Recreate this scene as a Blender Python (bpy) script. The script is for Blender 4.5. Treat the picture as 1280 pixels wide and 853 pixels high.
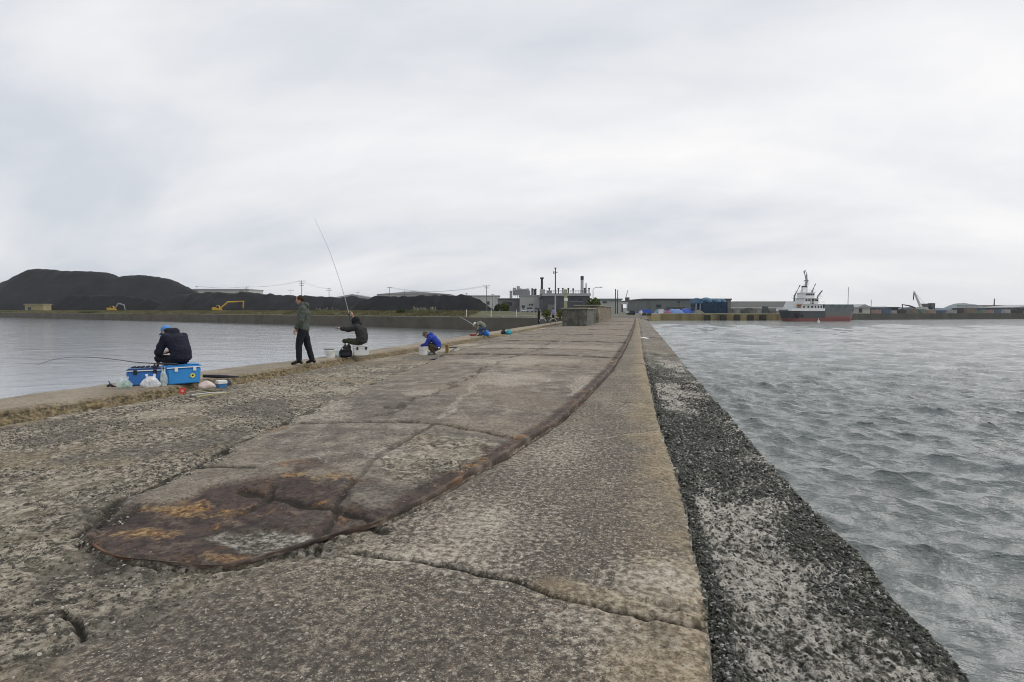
import bpy, bmesh, math, random
import numpy as np
from mathutils import Vector, Matrix, noise as mnoise
for o in list(bpy.data.objects): bpy.data.objects.remove(o)
random.seed(7); RS = np.random.RandomState(11)
SC = bpy.context.scene; COL = SC.collection
R = math.radians
# ------------------------------------------------------------------ camera
EYE = 4.0; F = 711.0; HY = 388.0; VPX = 793.0        # water level is z = 0, +Y runs along the breakwater
YAW = math.atan((VPX-640)/F); PITCH = math.atan((426.5-HY)/F)
cd = bpy.data.cameras.new('camera'); cam = bpy.data.objects.new('camera', cd); COL.objects.link(cam)
cd.sensor_width = 36; cd.lens = 36*F/1280; cd.clip_start = 0.05; cd.clip_end = 12000
cam.location = (0, 0, EYE); cam.rotation_euler = (math.pi/2-PITCH, 0, YAW)
SC.camera = cam
CR = cam.rotation_euler.to_matrix()
def ray(px, py): return (CR @ Vector((px-640, 426.5-py, -F))).normalized()
def G(px, py, z):
    d = ray(px, py); t = (z-EYE)/d.z
    return Vector((d.x*t, d.y*t, z))
FW = Vector((-math.sin(YAW), math.cos(YAW), 0)); RT = Vector((math.cos(YAW), math.sin(YAW), 0))
def W(px, D, z): return FW*D + RT*((px-640)/F*D) + Vector((0, 0, z))
def ZP(py, D): return EYE-(py-HY)*D/F
# ------------------------------------------------------------------ world and sun
wd = bpy.data.worlds.new('World'); SC.world = wd; wd.use_nodes = True
nt = wd.node_tree; nt.nodes.clear(); N = nt.nodes.new; Lk = nt.links.new
out = N('ShaderNodeOutputWorld'); bg = N('ShaderNodeBackground'); Lk(bg.outputs[0], out.inputs[0])
bg.inputs[1].default_value = 0.1
sky = N('ShaderNodeTexSky'); sky.sky_type = 'NISHITA'; sky.sun_disc = False
SUN_EL, SUN_AZ = R(48), R(75)
sky.sun_elevation = SUN_EL; sky.sun_rotation = SUN_AZ; sky.dust_density = 3
tc = N('ShaderNodeTexCoord'); sp = N('ShaderNodeSeparateXYZ'); Lk(tc.outputs['Generated'], sp.inputs[0])
def M(op, a, b=None, c=None, nt=nt):
    n = nt.nodes.new('ShaderNodeMath'); n.operation = op
    for i, v in enumerate((a, b, c)):
        if v is None: continue
        if isinstance(v, (int, float)): n.inputs[i].default_value = v
        else: nt.links.new(v, n.inputs[i])
    return n.outputs[0]
zz = M('ADD', M('MAXIMUM', sp.outputs[2], 0.0), 0.42)
cv = N('ShaderNodeCombineXYZ'); Lk(M('DIVIDE', sp.outputs[0], zz), cv.inputs[0]); Lk(M('DIVIDE', sp.outputs[1], zz), cv.inputs[1])
mp = N('ShaderNodeMapping'); mp.inputs['Rotation'].default_value = (0, 0, R(-52)); mp.inputs['Scale'].default_value = (0.8, 1.7, 1)
mp.inputs['Location'].default_value = (1.3, 0.4, 0)
Lk(cv.outputs[0], mp.inputs[0])
n1 = N('ShaderNodeTexNoise'); n1.inputs['Scale'].default_value = 1.1; n1.inputs['Detail'].default_value = 5; n1.inputs['Roughness'].default_value = .5; n1.inputs['Distortion'].default_value = .5
n2 = N('ShaderNodeTexNoise'); n2.inputs['Scale'].default_value = 3.6; n2.inputs['Detail'].default_value = 7; n2.inputs['Roughness'].default_value = .55; n2.inputs['Distortion'].default_value = .3
Lk(mp.outputs[0], n1.inputs[0]); Lk(mp.outputs[0], n2.inputs[0])
nz = M('ADD', M('MULTIPLY', n1.outputs[0], .78), M('MULTIPLY', n2.outputs[0], .22))
# brighter cloud over the right-hand side, where the sun stands behind it
sx = M('MULTIPLY', M('ADD', M('MULTIPLY', sp.outputs[0], .9), M('MULTIPLY', sp.outputs[1], .25)), .14)
nz = M('ADD', nz, sx)
rp = N('ShaderNodeValToRGB'); Lk(nz, rp.inputs[0])
e = rp.color_ramp.elements
e[0].position = .34; e[0].color = (.635, .675, .73, 1)
e[1].position = .70; e[1].color = (.97, .965, .955, 1)
m_ = e.new(.50); m_.color = (.80, .815, .84, 1)
sc = N('ShaderNodeMix'); sc.data_type = 'RGBA'; sc.blend_type = 'MULTIPLY'; sc.inputs[0].default_value = 1
Lk(rp.outputs[0], sc.inputs[6]); sc.inputs[7].default_value = (10.6, 10.55, 10.6, 1)
mx = N('ShaderNodeMix'); mx.data_type = 'RGBA'; mx.inputs[0].default_value = .96
Lk(sky.outputs[0], mx.inputs[6]); Lk(sc.outputs[2], mx.inputs[7]); Lk(mx.outputs[2], bg.inputs[0])
sl = bpy.data.lights.new('sun', 'SUN'); sl.energy = 1.25; sl.angle = R(55); sl.color = (1, .965, .92)
so = bpy.data.objects.new('sun', sl); COL.objects.link(so)
sd = Vector((math.sin(SUN_AZ)*math.cos(SUN_EL), math.cos(SUN_AZ)*math.cos(SUN_EL), math.sin(SUN_EL)))
so.rotation_euler = sd.to_track_quat('Z', 'Y').to_euler()
SC.cycles.pixel_filter_type = 'BLACKMAN_HARRIS'; SC.cycles.filter_width = 0.95
SC.view_settings.view_transform = 'Standard'; SC.view_settings.look = 'None'
SC.view_settings.exposure = 0.0; SC.view_settings.gamma = 1; SC.view_settings.use_curve_mapping = False
# ------------------------------------------------------------------ helpers
def tag(o, label=None, cat=None, group=None, kind=None):
    if label: o['label'] = label
    if cat: o['category'] = cat
    if group: o['group'] = group
    if kind: o['kind'] = kind
    return o
def thing(name, label, cat, loc=(0,0,0), rz=0, group=None):
    o = bpy.data.objects.new(name, None); COL.objects.link(o); o.empty_display_size = .2
    o.location = loc; o.rotation_euler = (0, 0, rz)
    return tag(o, label, cat, group)
def kids(o): return [c for c in bpy.data.objects if c.parent == o]
def copy_tree(o, loc=None, rz=None, label=None, parent=None):
    c = o.copy(); COL.objects.link(c); c.parent = parent
    if loc is not None: c.location = loc
    if rz is not None: c.rotation_euler = (0, 0, rz)
    if label: c['label'] = label
    for ch in kids(o): copy_tree(ch, parent=c)
    return c
class MB:
    def __init__(s): s.v = []; s.f = []
    def add(s, vs, fs):
        b = len(s.v); s.v += [tuple(v) for v in vs]; s.f += [tuple(i+b for i in f) for f in fs]; return s
    def box(s, x0, x1, y0, y1, z0, z1, rz=0, c=None):
        vs = [Vector((x, y, z)) for z in (z0, z1) for y in (y0, y1) for x in (x0, x1)]
        if rz:
            c = Vector(c) if c else Vector(((x0+x1)/2, (y0+y1)/2, 0)); m = Matrix.Rotation(rz, 3, 'Z')
            vs = [m @ (v-c) + c for v in vs]
        return s.add(vs, [(0,2,3,1),(4,5,7,6),(0,1,5,4),(2,6,7,3),(0,4,6,2),(1,3,7,5)])
    def frust(s, cx, cy, z0, z1, a0, b0, a1, b1, rz=0):
        m = Matrix.Rotation(rz, 3, 'Z')
        vs = [m @ Vector((sx*a, sy*b, 0)) + Vector((cx, cy, z)) for z, a, b in ((z0,a0,b0),(z1,a1,b1)) for sx, sy in ((-1,-1),(1,-1),(1,1),(-1,1))]
        return s.add(vs, [(3,2,1,0),(4,5,6,7),(0,1,5,4),(1,2,6,5),(2,3,7,6),(3,0,4,7)])
    def tube(s, pts, r, n=8, cap=True):
        pts = [Vector(p) for p in pts]; rs = r if isinstance(r, (list, tuple)) else [r]*len(pts)
        vs = []; up = Vector((0, 0, 1))
        for i, p in enumerate(pts):
            t = (pts[min(i+1, len(pts)-1)]-pts[max(i-1, 0)]).normalized()
            a = t.cross(up if abs(t.z) < .95 else Vector((1, 0, 0))).normalized(); b = a.cross(t)
            for k in range(n):
                q = 2*math.pi*k/n; vs.append(p + (a*math.cos(q)+b*math.sin(q))*rs[i])
        fs = [(i*n+k, i*n+(k+1) % n, (i+1)*n+(k+1) % n, (i+1)*n+k) for i in range(len(pts)-1) for k in range(n)]
        if cap: fs += [tuple(range(n))[::-1], tuple((len(pts)-1)*n+k for k in range(n))]
        return s.add(vs, fs)
    def cyl(s, x, y, z0, z1, r0, r1=None, n=14): return s.tube([(x, y, z0), (x, y, z1)], [r0, r0 if r1 is None else r1], n)
    def ell(s, c, r, rings=8, n=12, m=None):
        c = Vector(c); vs = [Vector((0,0,-r[2]))]
        for i in range(1, rings):
            a = -math.pi/2+math.pi*i/rings
            for k in range(n):
                q = 2*math.pi*k/n; vs.append(Vector((math.cos(a)*math.cos(q)*r[0], math.cos(a)*math.sin(q)*r[1], math.sin(a)*r[2])))
        vs.append(Vector((0,0,r[2])))
        if m: vs = [m @ v for v in vs]
        vs = [v+c for v in vs]; fs = [(0, 1+(k+1) % n, 1+k) for k in range(n)]
        for i in range(rings-2): fs += [(1+i*n+k, 1+i*n+(k+1) % n, 1+(i+1)*n+(k+1) % n, 1+(i+1)*n+k) for k in range(n)]
        t = len(vs)-1; fs += [(t, 1+(rings-2)*n+k, 1+(rings-2)*n+(k+1) % n) for k in range(n)]
        return s.add(vs, fs)
    def prism(s, poly, y0, y1):      # outline in x,z pushed along y
        n = len(poly); vs = [(p[0], y0, p[1]) for p in poly]+[(p[0], y1, p[1]) for p in poly]
        return s.add(vs, [tuple(range(n)), tuple(range(2*n-1, n-1, -1))]+[(i, i+n, (i+1) % n+n, (i+1) % n) for i in range(n)])
    def slab(s, poly, z0, z1):       # outline in x,y pushed up
        n = len(poly); vs = [(p[0], p[1], z0) for p in poly]+[(p[0], p[1], z1) for p in poly]
        return s.add(vs, [tuple(range(n-1, -1, -1)), tuple(range(n, 2*n))]+[(i, (i+1) % n, (i+1) % n+n, i+n) for i in range(n)])
    def build(s, name, mat, parent=None, smooth=False, bevel=0, fix=True):
        me = bpy.data.meshes.new(name); me.from_pydata(s.v, [], s.f)
        if fix or bevel:
            bm = bmesh.new(); bm.from_mesh(me)
            if bevel: bmesh.ops.bevel(bm, geom=bm.edges[:], offset=bevel, segments=2, affect='EDGES', clamp_overlap=True)
            bmesh.ops.recalc_face_normals(bm, faces=bm.faces); bm.to_mesh(me); bm.free()
        if smooth:
            for p in me.polygons: p.use_smooth = True
        me.materials.append(mat); o = bpy.data.objects.new(name, me); COL.objects.link(o); o.parent = parent
        return o
def new_mat(name):
    m = bpy.data.materials.new(name); m.use_nodes = True; nt = m.node_tree
    return m, nt, nt.nodes['Principled BSDF']
def tex(nt, kind, scale, co, **kw):
    n = nt.nodes.new(kind); n.inputs['Scale'].default_value = scale
    for k, v in kw.items():
        if k in n.inputs: n.inputs[k].default_value = v
        else: setattr(n, k, v)
    nt.links.new(co, n.inputs['Vector']); return n
def ramp(nt, fac, stops, interp='LINEAR'):
    n = nt.nodes.new('ShaderNodeValToRGB'); nt.links.new(fac, n.inputs[0]); n.color_ramp.interpolation = interp
    el = n.color_ramp.elements
    while len(el) < len(stops): el.new(.5)
    for q, (p, c) in zip(el, stops):
        q.position = p; q.color = (c, c, c, 1) if isinstance(c, (int, float)) else (*c, 1)
    return n.outputs[0]
def mix(nt, fac, a, b, blend='MIX'):
    n = nt.nodes.new('ShaderNodeMix'); n.data_type = 'RGBA'; n.blend_type = blend
    for i, v in ((0, fac), (6, a), (7, b)):
        if isinstance(v, (int, float)): n.inputs[i].default_value = v if i == 0 else (v, v, v, 1)
        elif isinstance(v, tuple): n.inputs[i].default_value = (*v, 1)
        else: nt.links.new(v, n.inputs[i])
    return n.outputs[2]
_mc = {}
def mat(name, col, rough=.7, var=.25, scale=3, bump=.0, bscale=20, metal=0, streak=False, stain=None):
    if name in _mc: return _mc[name]
    m, nt, b = new_mat(name); co = nt.nodes.new('ShaderNodeTexCoord').outputs['Object']
    if streak:
        mp = nt.nodes.new('ShaderNodeMapping'); mp.inputs['Scale'].default_value = (1, 1, .18); nt.links.new(co, mp.inputs[0]); co2 = mp.outputs[0]
    else: co2 = co
    n = tex(nt, 'ShaderNodeTexNoise', scale, co2, Detail=6, Roughness=.6)
    dark = tuple(c*(1-var) for c in col); light = tuple(min(.9, c*(1+var)) for c in col)
    c = ramp(nt, n.outputs[0], [(.3, dark), (.7, light)])
    if stain:
        n3 = tex(nt, 'ShaderNodeTexNoise', scale*.6, co2, Detail=8, Roughness=.7)
        c = mix(nt, ramp(nt, n3.outputs[0], [(.52, 0.), (.68, .85)]), c, stain)
    nt.links.new(c, b.inputs['Base Color']); b.inputs['Roughness'].default_value = rough; b.inputs['Metallic'].default_value = metal
    b.inputs['Specular IOR Level'].default_value = .3
    if bump:
        n2 = tex(nt, 'ShaderNodeTexNoise', bscale, co, Detail=5)
        bp = nt.nodes.new('ShaderNodeBump'); bp.inputs['Strength'].default_value = bump; bp.inputs['Distance'].default_value = .02
        nt.links.new(n2.outputs[0], bp.inputs['Height']); nt.links.new(bp.outputs[0], b.inputs['Normal'])
    _mc[name] = m; return m
# numpy lattice noise, 0..1
def vnoise(x, y, seed=0):
    xi = np.floor(x).astype(np.int64); yi = np.floor(y).astype(np.int64); fx = x-xi; fy = y-yi
    def h(a, b):
        n = (a*374761393+b*668265263+seed*974634777) & 0xffffffff
        n = ((n ^ (n >> 13))*1274126177) & 0xffffffff; n = n ^ (n >> 16)
        return (n & 0xffff)/65535.0
    u = fx*fx*(3-2*fx); v = fy*fy*(3-2*fy)
    return (h(xi, yi)*(1-u)+h(xi+1, yi)*u)*(1-v)+(h(xi, yi+1)*(1-u)+h(xi+1, yi+1)*u)*v
def fbm(x, y, oct=5, seed=0, g=.5):
    s = 0; a = 1; t = 0
    for i in range(oct):
        s = s+a*vnoise(x*2**i+i*17.3, y*2**i-i*9.1, seed+i); t += a; a *= g
    return s/t
def sstep(a, b, x): t = np.clip((x-a)/(b-a), 0, 1); return t*t*(3-2*t)
def seg_dist(x, y, pts):
    d = np.full(x.shape, 1e9)
    for (ax, ay), (bx, by) in zip(pts[:-1], pts[1:]):
        vx, vy = bx-ax, by-ay; t = np.clip(((x-ax)*vx+(y-ay)*vy)/(vx*vx+vy*vy+1e-9), 0, 1)
        d = np.minimum(d, np.hypot(x-ax-t*vx, y-ay-t*vy))
    return d
def inside(x, y, poly):
    r = np.zeros(x.shape, bool); n = len(poly)
    for i in range(n):
        ax, ay = poly[i]; bx, by = poly[(i+1) % n]
        c = ((ay > y) != (by > y)); xx = (bx-ax)*(y-ay)/((by-ay) if by != ay else 1e-9)+ax
        r ^= c & (x < xx)
    return r
def sdf(x, y, poly):
    d = seg_dist(x, y, poly+[poly[0]]); return np.where(inside(x, y, poly), d, -d)
def gxy(pts, z): return [tuple(G(a, b, z)[:2]) for a, b in pts]
# ------------------------------------------------------------------ the breakwater deck
def deck_material():
    m, nt, b = new_mat('weathered_concrete'); L = nt.links.new
    co = nt.nodes.new('ShaderNodeTexCoord').outputs['Object']
    def at(n):
        a = nt.nodes.new('ShaderNodeAttribute'); a.attribute_name = n
        s = nt.nodes.new('ShaderNodeSeparateColor'); L(a.outputs['Color'], s.inputs[0]); return s.outputs
    A = at('zone_a'); B = at('zone_b')     # rough, rust, crack / tan, oyster, slab
    n_big = tex(nt, 'ShaderNodeTexNoise', .55, co, Detail=6, Roughness=.6).outputs[0]
    n_mid = tex(nt, 'ShaderNodeTexNoise', 3.2, co, Detail=8, Roughness=.68).outputs[0]
    n_fine = tex(nt, 'ShaderNodeTexNoise', 22, co, Detail=9, Roughness=.72).outputs[0]
    n_lump = tex(nt, 'ShaderNodeTexNoise', 13, co, Detail=10, Roughness=.66, Distortion=.4).outputs[0]
    n_grit = tex(nt, 'ShaderNodeTexNoise', 85, co, Detail=5, Roughness=.65).outputs[0]
    n_spk = tex(nt, 'ShaderNodeTexNoise', 48, co, Detail=4, Roughness=.6, Distortion=.8).outputs[0]
    vor2 = tex(nt, 'ShaderNodeTexVoronoi', 30, co, Randomness=1.)
    sv2 = nt.nodes.new('ShaderNodeSeparateColor'); L(vor2.outputs['Color'], sv2.inputs[0])
    # walkway
    c = ramp(nt, n_mid, [(.36, (.108, .092, .072)), (.5, (.18, .158, .126)), (.62, (.30, .268, .215))])
    c = mix(nt, ramp(nt, n_big, [(.44, 0.), (.54, .65)]), c, (.105, .093, .08)); c = mix(nt, ramp(nt, n_big, [(.36, .55), (.46, 0.)]), c, (.30, .275, .225))
    c = mix(nt, ramp(nt, n_fine, [(.43, .92), (.51, 0.)]), c, (.05, .044, .038))
    c = mix(nt, ramp(nt, n_fine, [(.54, 0.), (.60, .75)]), c, (.37, .335, .275))
    c = mix(nt, ramp(nt, n_spk, [(.60, 0.), (.645, .8)]), c, (.40, .37, .32)); c = mix(nt, ramp(nt, n_spk, [(.36, .85), (.41, 0.)]), c, (.042, .038, .034))
    c = mix(nt, ramp(nt, n_grit, [(.44, .75), (.5, 0.)]), c, (.06, .053, .045))
    def agg(c_in, scale, keep, size, pal):
        v = tex(nt, 'ShaderNodeTexVoronoi', scale, co, Randomness=1.); q = nt.nodes.new('ShaderNodeSeparateColor'); L(v.outputs['Color'], q.inputs[0])
        wob = M('MULTIPLY', M('SUBTRACT', n_grit, .5, nt=nt), .5, nt=nt)
        lim = M('MULTIPLY', M('SUBTRACT', q.outputs[0], 1-keep, nt=nt), size/keep, nt=nt)
        f = M('GREATER_THAN', M('ADD', lim, wob, nt=nt), v.outputs['Distance'], nt=nt)
        f = M('MULTIPLY', f, M('GREATER_THAN', q.outputs[0], 1-keep, nt=nt), nt=nt)
        return mix(nt, M('MULTIPLY', f, .95, nt=nt), c_in, ramp(nt, q.outputs[1], pal, 'CONSTANT'))
    PAL = [(0, (.045, .042, .04)), (.30, (.10, .095, .088)), (.48, (.19, .16, .13)), (.60, (.30, .28, .25)), (.80, (.42, .40, .36)), (.94, (.20, .11, .07))]
    c = agg(c, 38, .45, .42, PAL); c = agg(c, 95, .5, .5, PAL)
    # darker slabs of the crown
    s = ramp(nt, n_mid, [(.36, (.088, .077, .066)), (.5, (.155, .139, .119)), (.62, (.26, .235, .20))])
    s = mix(nt, ramp(nt, n_big, [(.46, 0.), (.58, .7)]), s, (.21, .18, .14))
    s = mix(nt, ramp(nt, n_fine, [(.40, .7), (.52, 0.)]), s, (.05, .045, .042))
    s = mix(nt, ramp(nt, n_spk, [(.60, 0.), (.65, .8)]), s, (.36, .33, .29)); s = mix(nt, ramp(nt, n_lump, [(.56, 0.), (.66, .5)]), s, (.25, .22, .18))
    s = agg(s, 60, .3, .42, PAL); c = mix(nt, B[2], c, s)
    # lumpy eroded concrete
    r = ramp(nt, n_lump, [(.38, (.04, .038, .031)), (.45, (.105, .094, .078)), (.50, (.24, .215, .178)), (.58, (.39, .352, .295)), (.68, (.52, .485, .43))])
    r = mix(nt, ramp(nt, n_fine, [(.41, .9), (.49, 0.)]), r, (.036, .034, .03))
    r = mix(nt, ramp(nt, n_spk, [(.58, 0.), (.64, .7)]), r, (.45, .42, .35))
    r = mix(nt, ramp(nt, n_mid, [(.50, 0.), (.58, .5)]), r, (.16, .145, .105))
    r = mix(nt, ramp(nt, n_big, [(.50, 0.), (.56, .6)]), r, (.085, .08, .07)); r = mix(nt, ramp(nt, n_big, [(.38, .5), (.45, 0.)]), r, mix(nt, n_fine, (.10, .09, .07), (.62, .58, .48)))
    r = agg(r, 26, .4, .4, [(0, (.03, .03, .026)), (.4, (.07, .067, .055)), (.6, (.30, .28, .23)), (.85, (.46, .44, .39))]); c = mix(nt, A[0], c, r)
    # warm lime edge
    t = mix(nt, ramp(nt, n_fine, [(.40, .75), (.54, 0.)]), ramp(nt, n_mid, [(.36, (.215, .17, .11)), (.64, (.37, .31, .21))]), (.085, .07, .05))
    t = mix(nt, ramp(nt, n_spk, [(.36, .8), (.42, 0.)]), t, (.05, .042, .034))
    c = mix(nt, B[0], c, t)
    # crust of shells beside the water
    o = ramp(nt, n_fine, [(.40, (.024, .026, .022)), (.50, (.062, .064, .053)), (.58, (.14, .138, .12)), (.66, (.30, .295, .27))])
    o = mix(nt, ramp(nt, sv2.outputs[1], [(.6, 0.), (.66, .5)]), o, (.034, .038, .030))
    ns = tex(nt, 'ShaderNodeTexNoise', 1.15, co, Detail=9, Roughness=.66).outputs[0]
    pa = nt.nodes.new('ShaderNodeAttribute'); pa.attribute_name = 'pale'; ns = M('ADD', ns, M('MULTIPLY', pa.outputs['Fac'], .13, nt=nt), nt=nt)
    nb2 = M('ADD', ns, M('MULTIPLY', M('SUBTRACT', n_fine, .5, nt=nt), .75, nt=nt), nt=nt)
    o = mix(nt, ramp(nt, nb2, [(.47, 0.), (.60, 1.)]), o, ramp(nt, n_fine, [(.40, (.16, .155, .14)), (.50, (.36, .35, .325)), (.62, (.50, .485, .46))]))
    o = agg(o, 42, .55, .5, [(0, (.022, .024, .02)), (.5, (.05, .053, .045)), (.72, (.11, .11, .095)), (.9, (.40, .39, .36))])
    o = mix(nt, ramp(nt, n_spk, [(.37, .9), (.42, 0.)]), o, (.05, .05, .042))
    c = mix(nt, B[1], c, o)
    mk = nt.nodes.new('ShaderNodeAttribute'); mk.attribute_name = 'mark'; mk = mk.outputs['Fac']
    c = mix(nt, M('MINIMUM', 1., M('MULTIPLY', M('MAXIMUM', M('ADD', mk, M('MULTIPLY', M('SUBTRACT', n_fine, .5, nt=nt), 2.4, nt=nt), nt=nt), 0., nt=nt), M('GREATER_THAN', mk, .02, nt=nt), nt=nt), nt=nt), c, ramp(nt, n_fine, [(.42, (.26, .235, .195)), (.56, (.44, .41, .36))]))
    c = mix(nt, M('MULTIPLY', M('MAXIMUM', M('MULTIPLY', mk, -1., nt=nt), 0., nt=nt), .85, nt=nt), c, ramp(nt, n_fine, [(.42, (.03, .026, .024)), (.56, (.085, .075, .066)), (.66, (.2, .18, .16))]))
    # rust
    nr = tex(nt, 'ShaderNodeTexNoise', 3.0, co, Detail=8, Roughness=.62, Distortion=.6).outputs[0]
    u = ramp(nt, nr, [(.36, (.034, .028, .027)), (.52, (.072, .053, .047)), (.60, (.11, .07, .047)), (.655, (.27, .14, .04)), (.72, (.36, .26, .13))])
    u = mix(nt, ramp(nt, n_mid, [(.54, 0.), (.62, .55)]), u, (.17, .13, .105)); u = mix(nt, ramp(nt, n_fine, [(.42, .8), (.52, 0.)]), u, (.026, .019, .018))
    nl = tex(nt, 'ShaderNodeTexNoise', 5.5, co, Detail=7, Roughness=.65).outputs[0]; oc = nt.nodes.new('ShaderNodeAttribute'); oc.attribute_name = 'ochre'
    u = mix(nt, ramp(nt, M('ADD', M('MULTIPLY', nl, .7, nt=nt), M('MULTIPLY', oc.outputs['Fac'], .26, nt=nt), nt=nt), [(.47, 0.), (.60, .7)]), u, ramp(nt, n_fine, [(.40, (.08, .045, .025)), (.5, (.22, .125, .05)), (.6, (.38, .29, .15))]))
    c = mix(nt, A[1], c, u)
    c = mix(nt, A[2], c, (.022, .02, .016))
    c = mix(nt, 1.0, c, (1.22, 1.19, 1.13), 'MULTIPLY')
    L(c, b.inputs['Base Color'])
    b.inputs['Roughness'].default_value = .85; b.inputs['Specular IOR Level'].default_value = .25
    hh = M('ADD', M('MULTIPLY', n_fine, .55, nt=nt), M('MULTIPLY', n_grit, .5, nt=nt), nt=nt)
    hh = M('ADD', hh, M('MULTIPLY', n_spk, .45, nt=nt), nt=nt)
    bp = nt.nodes.new('ShaderNodeBump'); bp.inputs['Distance'].default_value = .032
    L(hh, bp.inputs['Height'])
    L(M('ADD', .6, M('MULTIPLY', M('ADD', A[0], B[1], nt=nt), .45, nt=nt), nt=nt), bp.inputs['Strength'])
    L(bp.outputs[0], b.inputs['Normal'])
    return m
M_DECK = deck_material()

YS = [0.6]
while YS[-1] < 101: YS.append(YS[-1]+max(.011, YS[-1]**2/1050))
JOINTS = [(17.5, .035), (20.2, .02), (25.5, .035), (33, .02), (42, .03), (56, .03), (72, .03)]
YS = [y for y in YS if not any(abs(y-j-.02) < .12 for j, _ in JOINTS)]+[j+d for j, _ in JOINTS for d in (-.10, -.05, -.03, .0, .02, .06, .12)]
YS = np.array(sorted(YS))
def prof(pts):
    a = sorted((y, x) for x, y in pts); return np.array([p[0] for p in a]), np.array([p[1] for p in a])
def along(pts, ys): a, b = prof(pts); return np.interp(ys, a, b)
P_FOOT = [(-8.4, .5), (-8.4, 5), (-8.1, 8.5), (-8.1, 12), (-8.22, 15), (-7.95, 18), (-7.75, 22), (-7.8, 32), (-7.9, 101)]
P_EDGE = [(.33, .5), (.34, 2.34), (.38, 3.11), (.40, 5.12), (.33, 8.15), (.32, 12.9), (.29, 19.2), (.4, 40), (.5, 60), (.6, 101)]
P_OUT = [(1.6, .5), (1.57, 2.9), (1.56, 4.8), (1.52, 6.3), (1.55, 11.2), (1.56, 22), (1.75, 50), (2.1, 101)]
RAIL_PX = [(142,699),(201,706),(273,711),(339,696),(404,676),(480,653),(600,588),(628,574),(656,554.6),(693,532),(721,507),(741,487),(763,464)]
RAIL = [(-3.45, 2.93)]+gxy(RAIL_PX, 2.5)+[(-.40, 20.5), (-.25, 30), (-.05, 50), (.1, 75), (.2, 101)]
LEFT = gxy([(108,664),(150,628),(200,602),(268,572),(350,530),(460,480),(520,458)], 2.5)+[(-6.2, 18), (-6.6, 24), (-6.9, 34), (-7.0, 101)]
PLATEAU = RAIL+LEFT[::-1]
fe, ee, oe = along(P_FOOT, YS), along(P_EDGE, YS), along(P_OUT, YS)
n1_, n2_, n3_ = 780, 36, 120
cols = []
for y, a, b_, c_ in zip(YS, fe, ee, oe):
    t = np.linspace(0, 1, n1_)
    b_ = b_+(fbm(np.array([y*4.]), np.array([1.]), 5, 73)[0]-.5)*.06; cols.append(np.concatenate([a+(b_-a)*t, b_+.012+np.linspace(0, .12, n2_), np.linspace(b_+.13, c_, n3_)]))
X = np.array(cols); Y = np.repeat(YS[:, None], X.shape[1], 1)
E_ = np.repeat(ee[:, None], X.shape[1], 1); O_ = np.repeat(oe[:, None], X.shape[1], 1); F_ = np.repeat(fe[:, None], X.shape[1], 1)
Y0 = Y.copy()
for j, s_ in JOINTS: Y = Y+((fbm(X*1.3, X*0+j, 4, int(j))-.5)*.9-(X+3)*.10)*np.exp(-((Y0-j)/1.2)**2)*sstep(-.2, -.9, X)
edge_wob = (fbm(X*0+3, Y*3.0, 4, 5)-.5)*.05
strip = np.zeros(X.shape, bool); strip[:, n1_:] = True; E_ = np.repeat(X[:, n1_-1:n1_], X.shape[1], 1)
z = np.full(X.shape, 2.5)
sd_p = sdf(X, Y, PLATEAU)+(fbm(X*6, Y*6, 3, 21)-.5)*.05
pl = sstep(-.015, .03, sd_p)
rough = 1-sstep(-.10, .12, sdf(X, Y, [tuple(G(a, b, 2.5)[:2]) for a, b in ((40,853),(140,800),(232,757),(300,722),(360,706),(430,690),(470,668))]+[(-1.4, 5.1), (3, 5.1), (3, .3), (-1.9, .3)])+(fbm(X*4, Y*4, 4, 33)-.5)*.35)
rough = rough*(1-pl)*(~strip)*(X < -.5)
rough *= sstep(-1.0, -1.6, X+0*Y) 
pale_patch = sstep(-.12, .2, sdf(X, Y, gxy([(515,548),(560,545),(640,556),(612,578),(570,603),(520,607),(470,590)], 2.56))+(fbm(X*3, Y*3, 4, 44)-.5)*.5)*pl
slab = pl.copy()
fine = fbm(X*9, Y*9, 5, 2); mid = fbm(X*2.2, Y*2.2, 4, 9); vf = fbm(X*28, Y*28, 3, 14)
fade = 1/(1+(Y/22)**2)
z += -.05*rough*sstep(0, -3, X+3.0) + rough*((mid-.5)*.045+(fine-.5)*.04+(vf-.5)*.024*fade)
z += (1-rough)*((mid-.5)*.022+(fine-.5)*.012*fade)
z += pl*(.045+.05*sstep(.05, 1.6, sd_p)*sstep(3.0, 5.0, Y)) 
# rolled lip of the steel edge along the crown
rl = seg_dist(X, Y, RAIL)
# rusty plate at the nose
NOSE = [(-3.45, 2.93)]+gxy([(142,699),(201,706),(273,711),(339,696),(404,676),(480,653),(462,640),(425,622),(400,606),(370,598),(330,603),(290,612),(255,618),(215,635),(150,640),(115,660)], 2.5)
sn = sdf(X, Y, NOSE)+(fbm(X*3, Y*3, 4, 41)-.5)*.22
rust = sstep(-.06, .08, sn)*pl
lip = np.exp(-((sd_p-.06)/.05)**2)
rust = np.maximum(rust, sstep(.16, .05, np.abs(sd_p-.05))*(rl < .3)*pl*.92)
rpx = [((640,548),.25,.12),((612,562),.22,.14),((560,590),.35,.1),((430,600),.45,.3),((135,700),.2,.1),((340,535),.25,.3),((380,585),.5,.25),((720,500),.3,.5),((525,493),.35,.5),((450,555),.2,.1)]
for (a, b_), rx, ry in rpx[:8]:
    gx, gy = G(a, b_, 2.55)[:2]; rust = np.maximum(rust, sstep(.45, .66, np.exp(-((X-gx)/rx)**2-((Y-gy)/ry)**2)*.75+(fbm(X*5, Y*5, 4, 61)-.5)*.6)*.7*(~strip))
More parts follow.
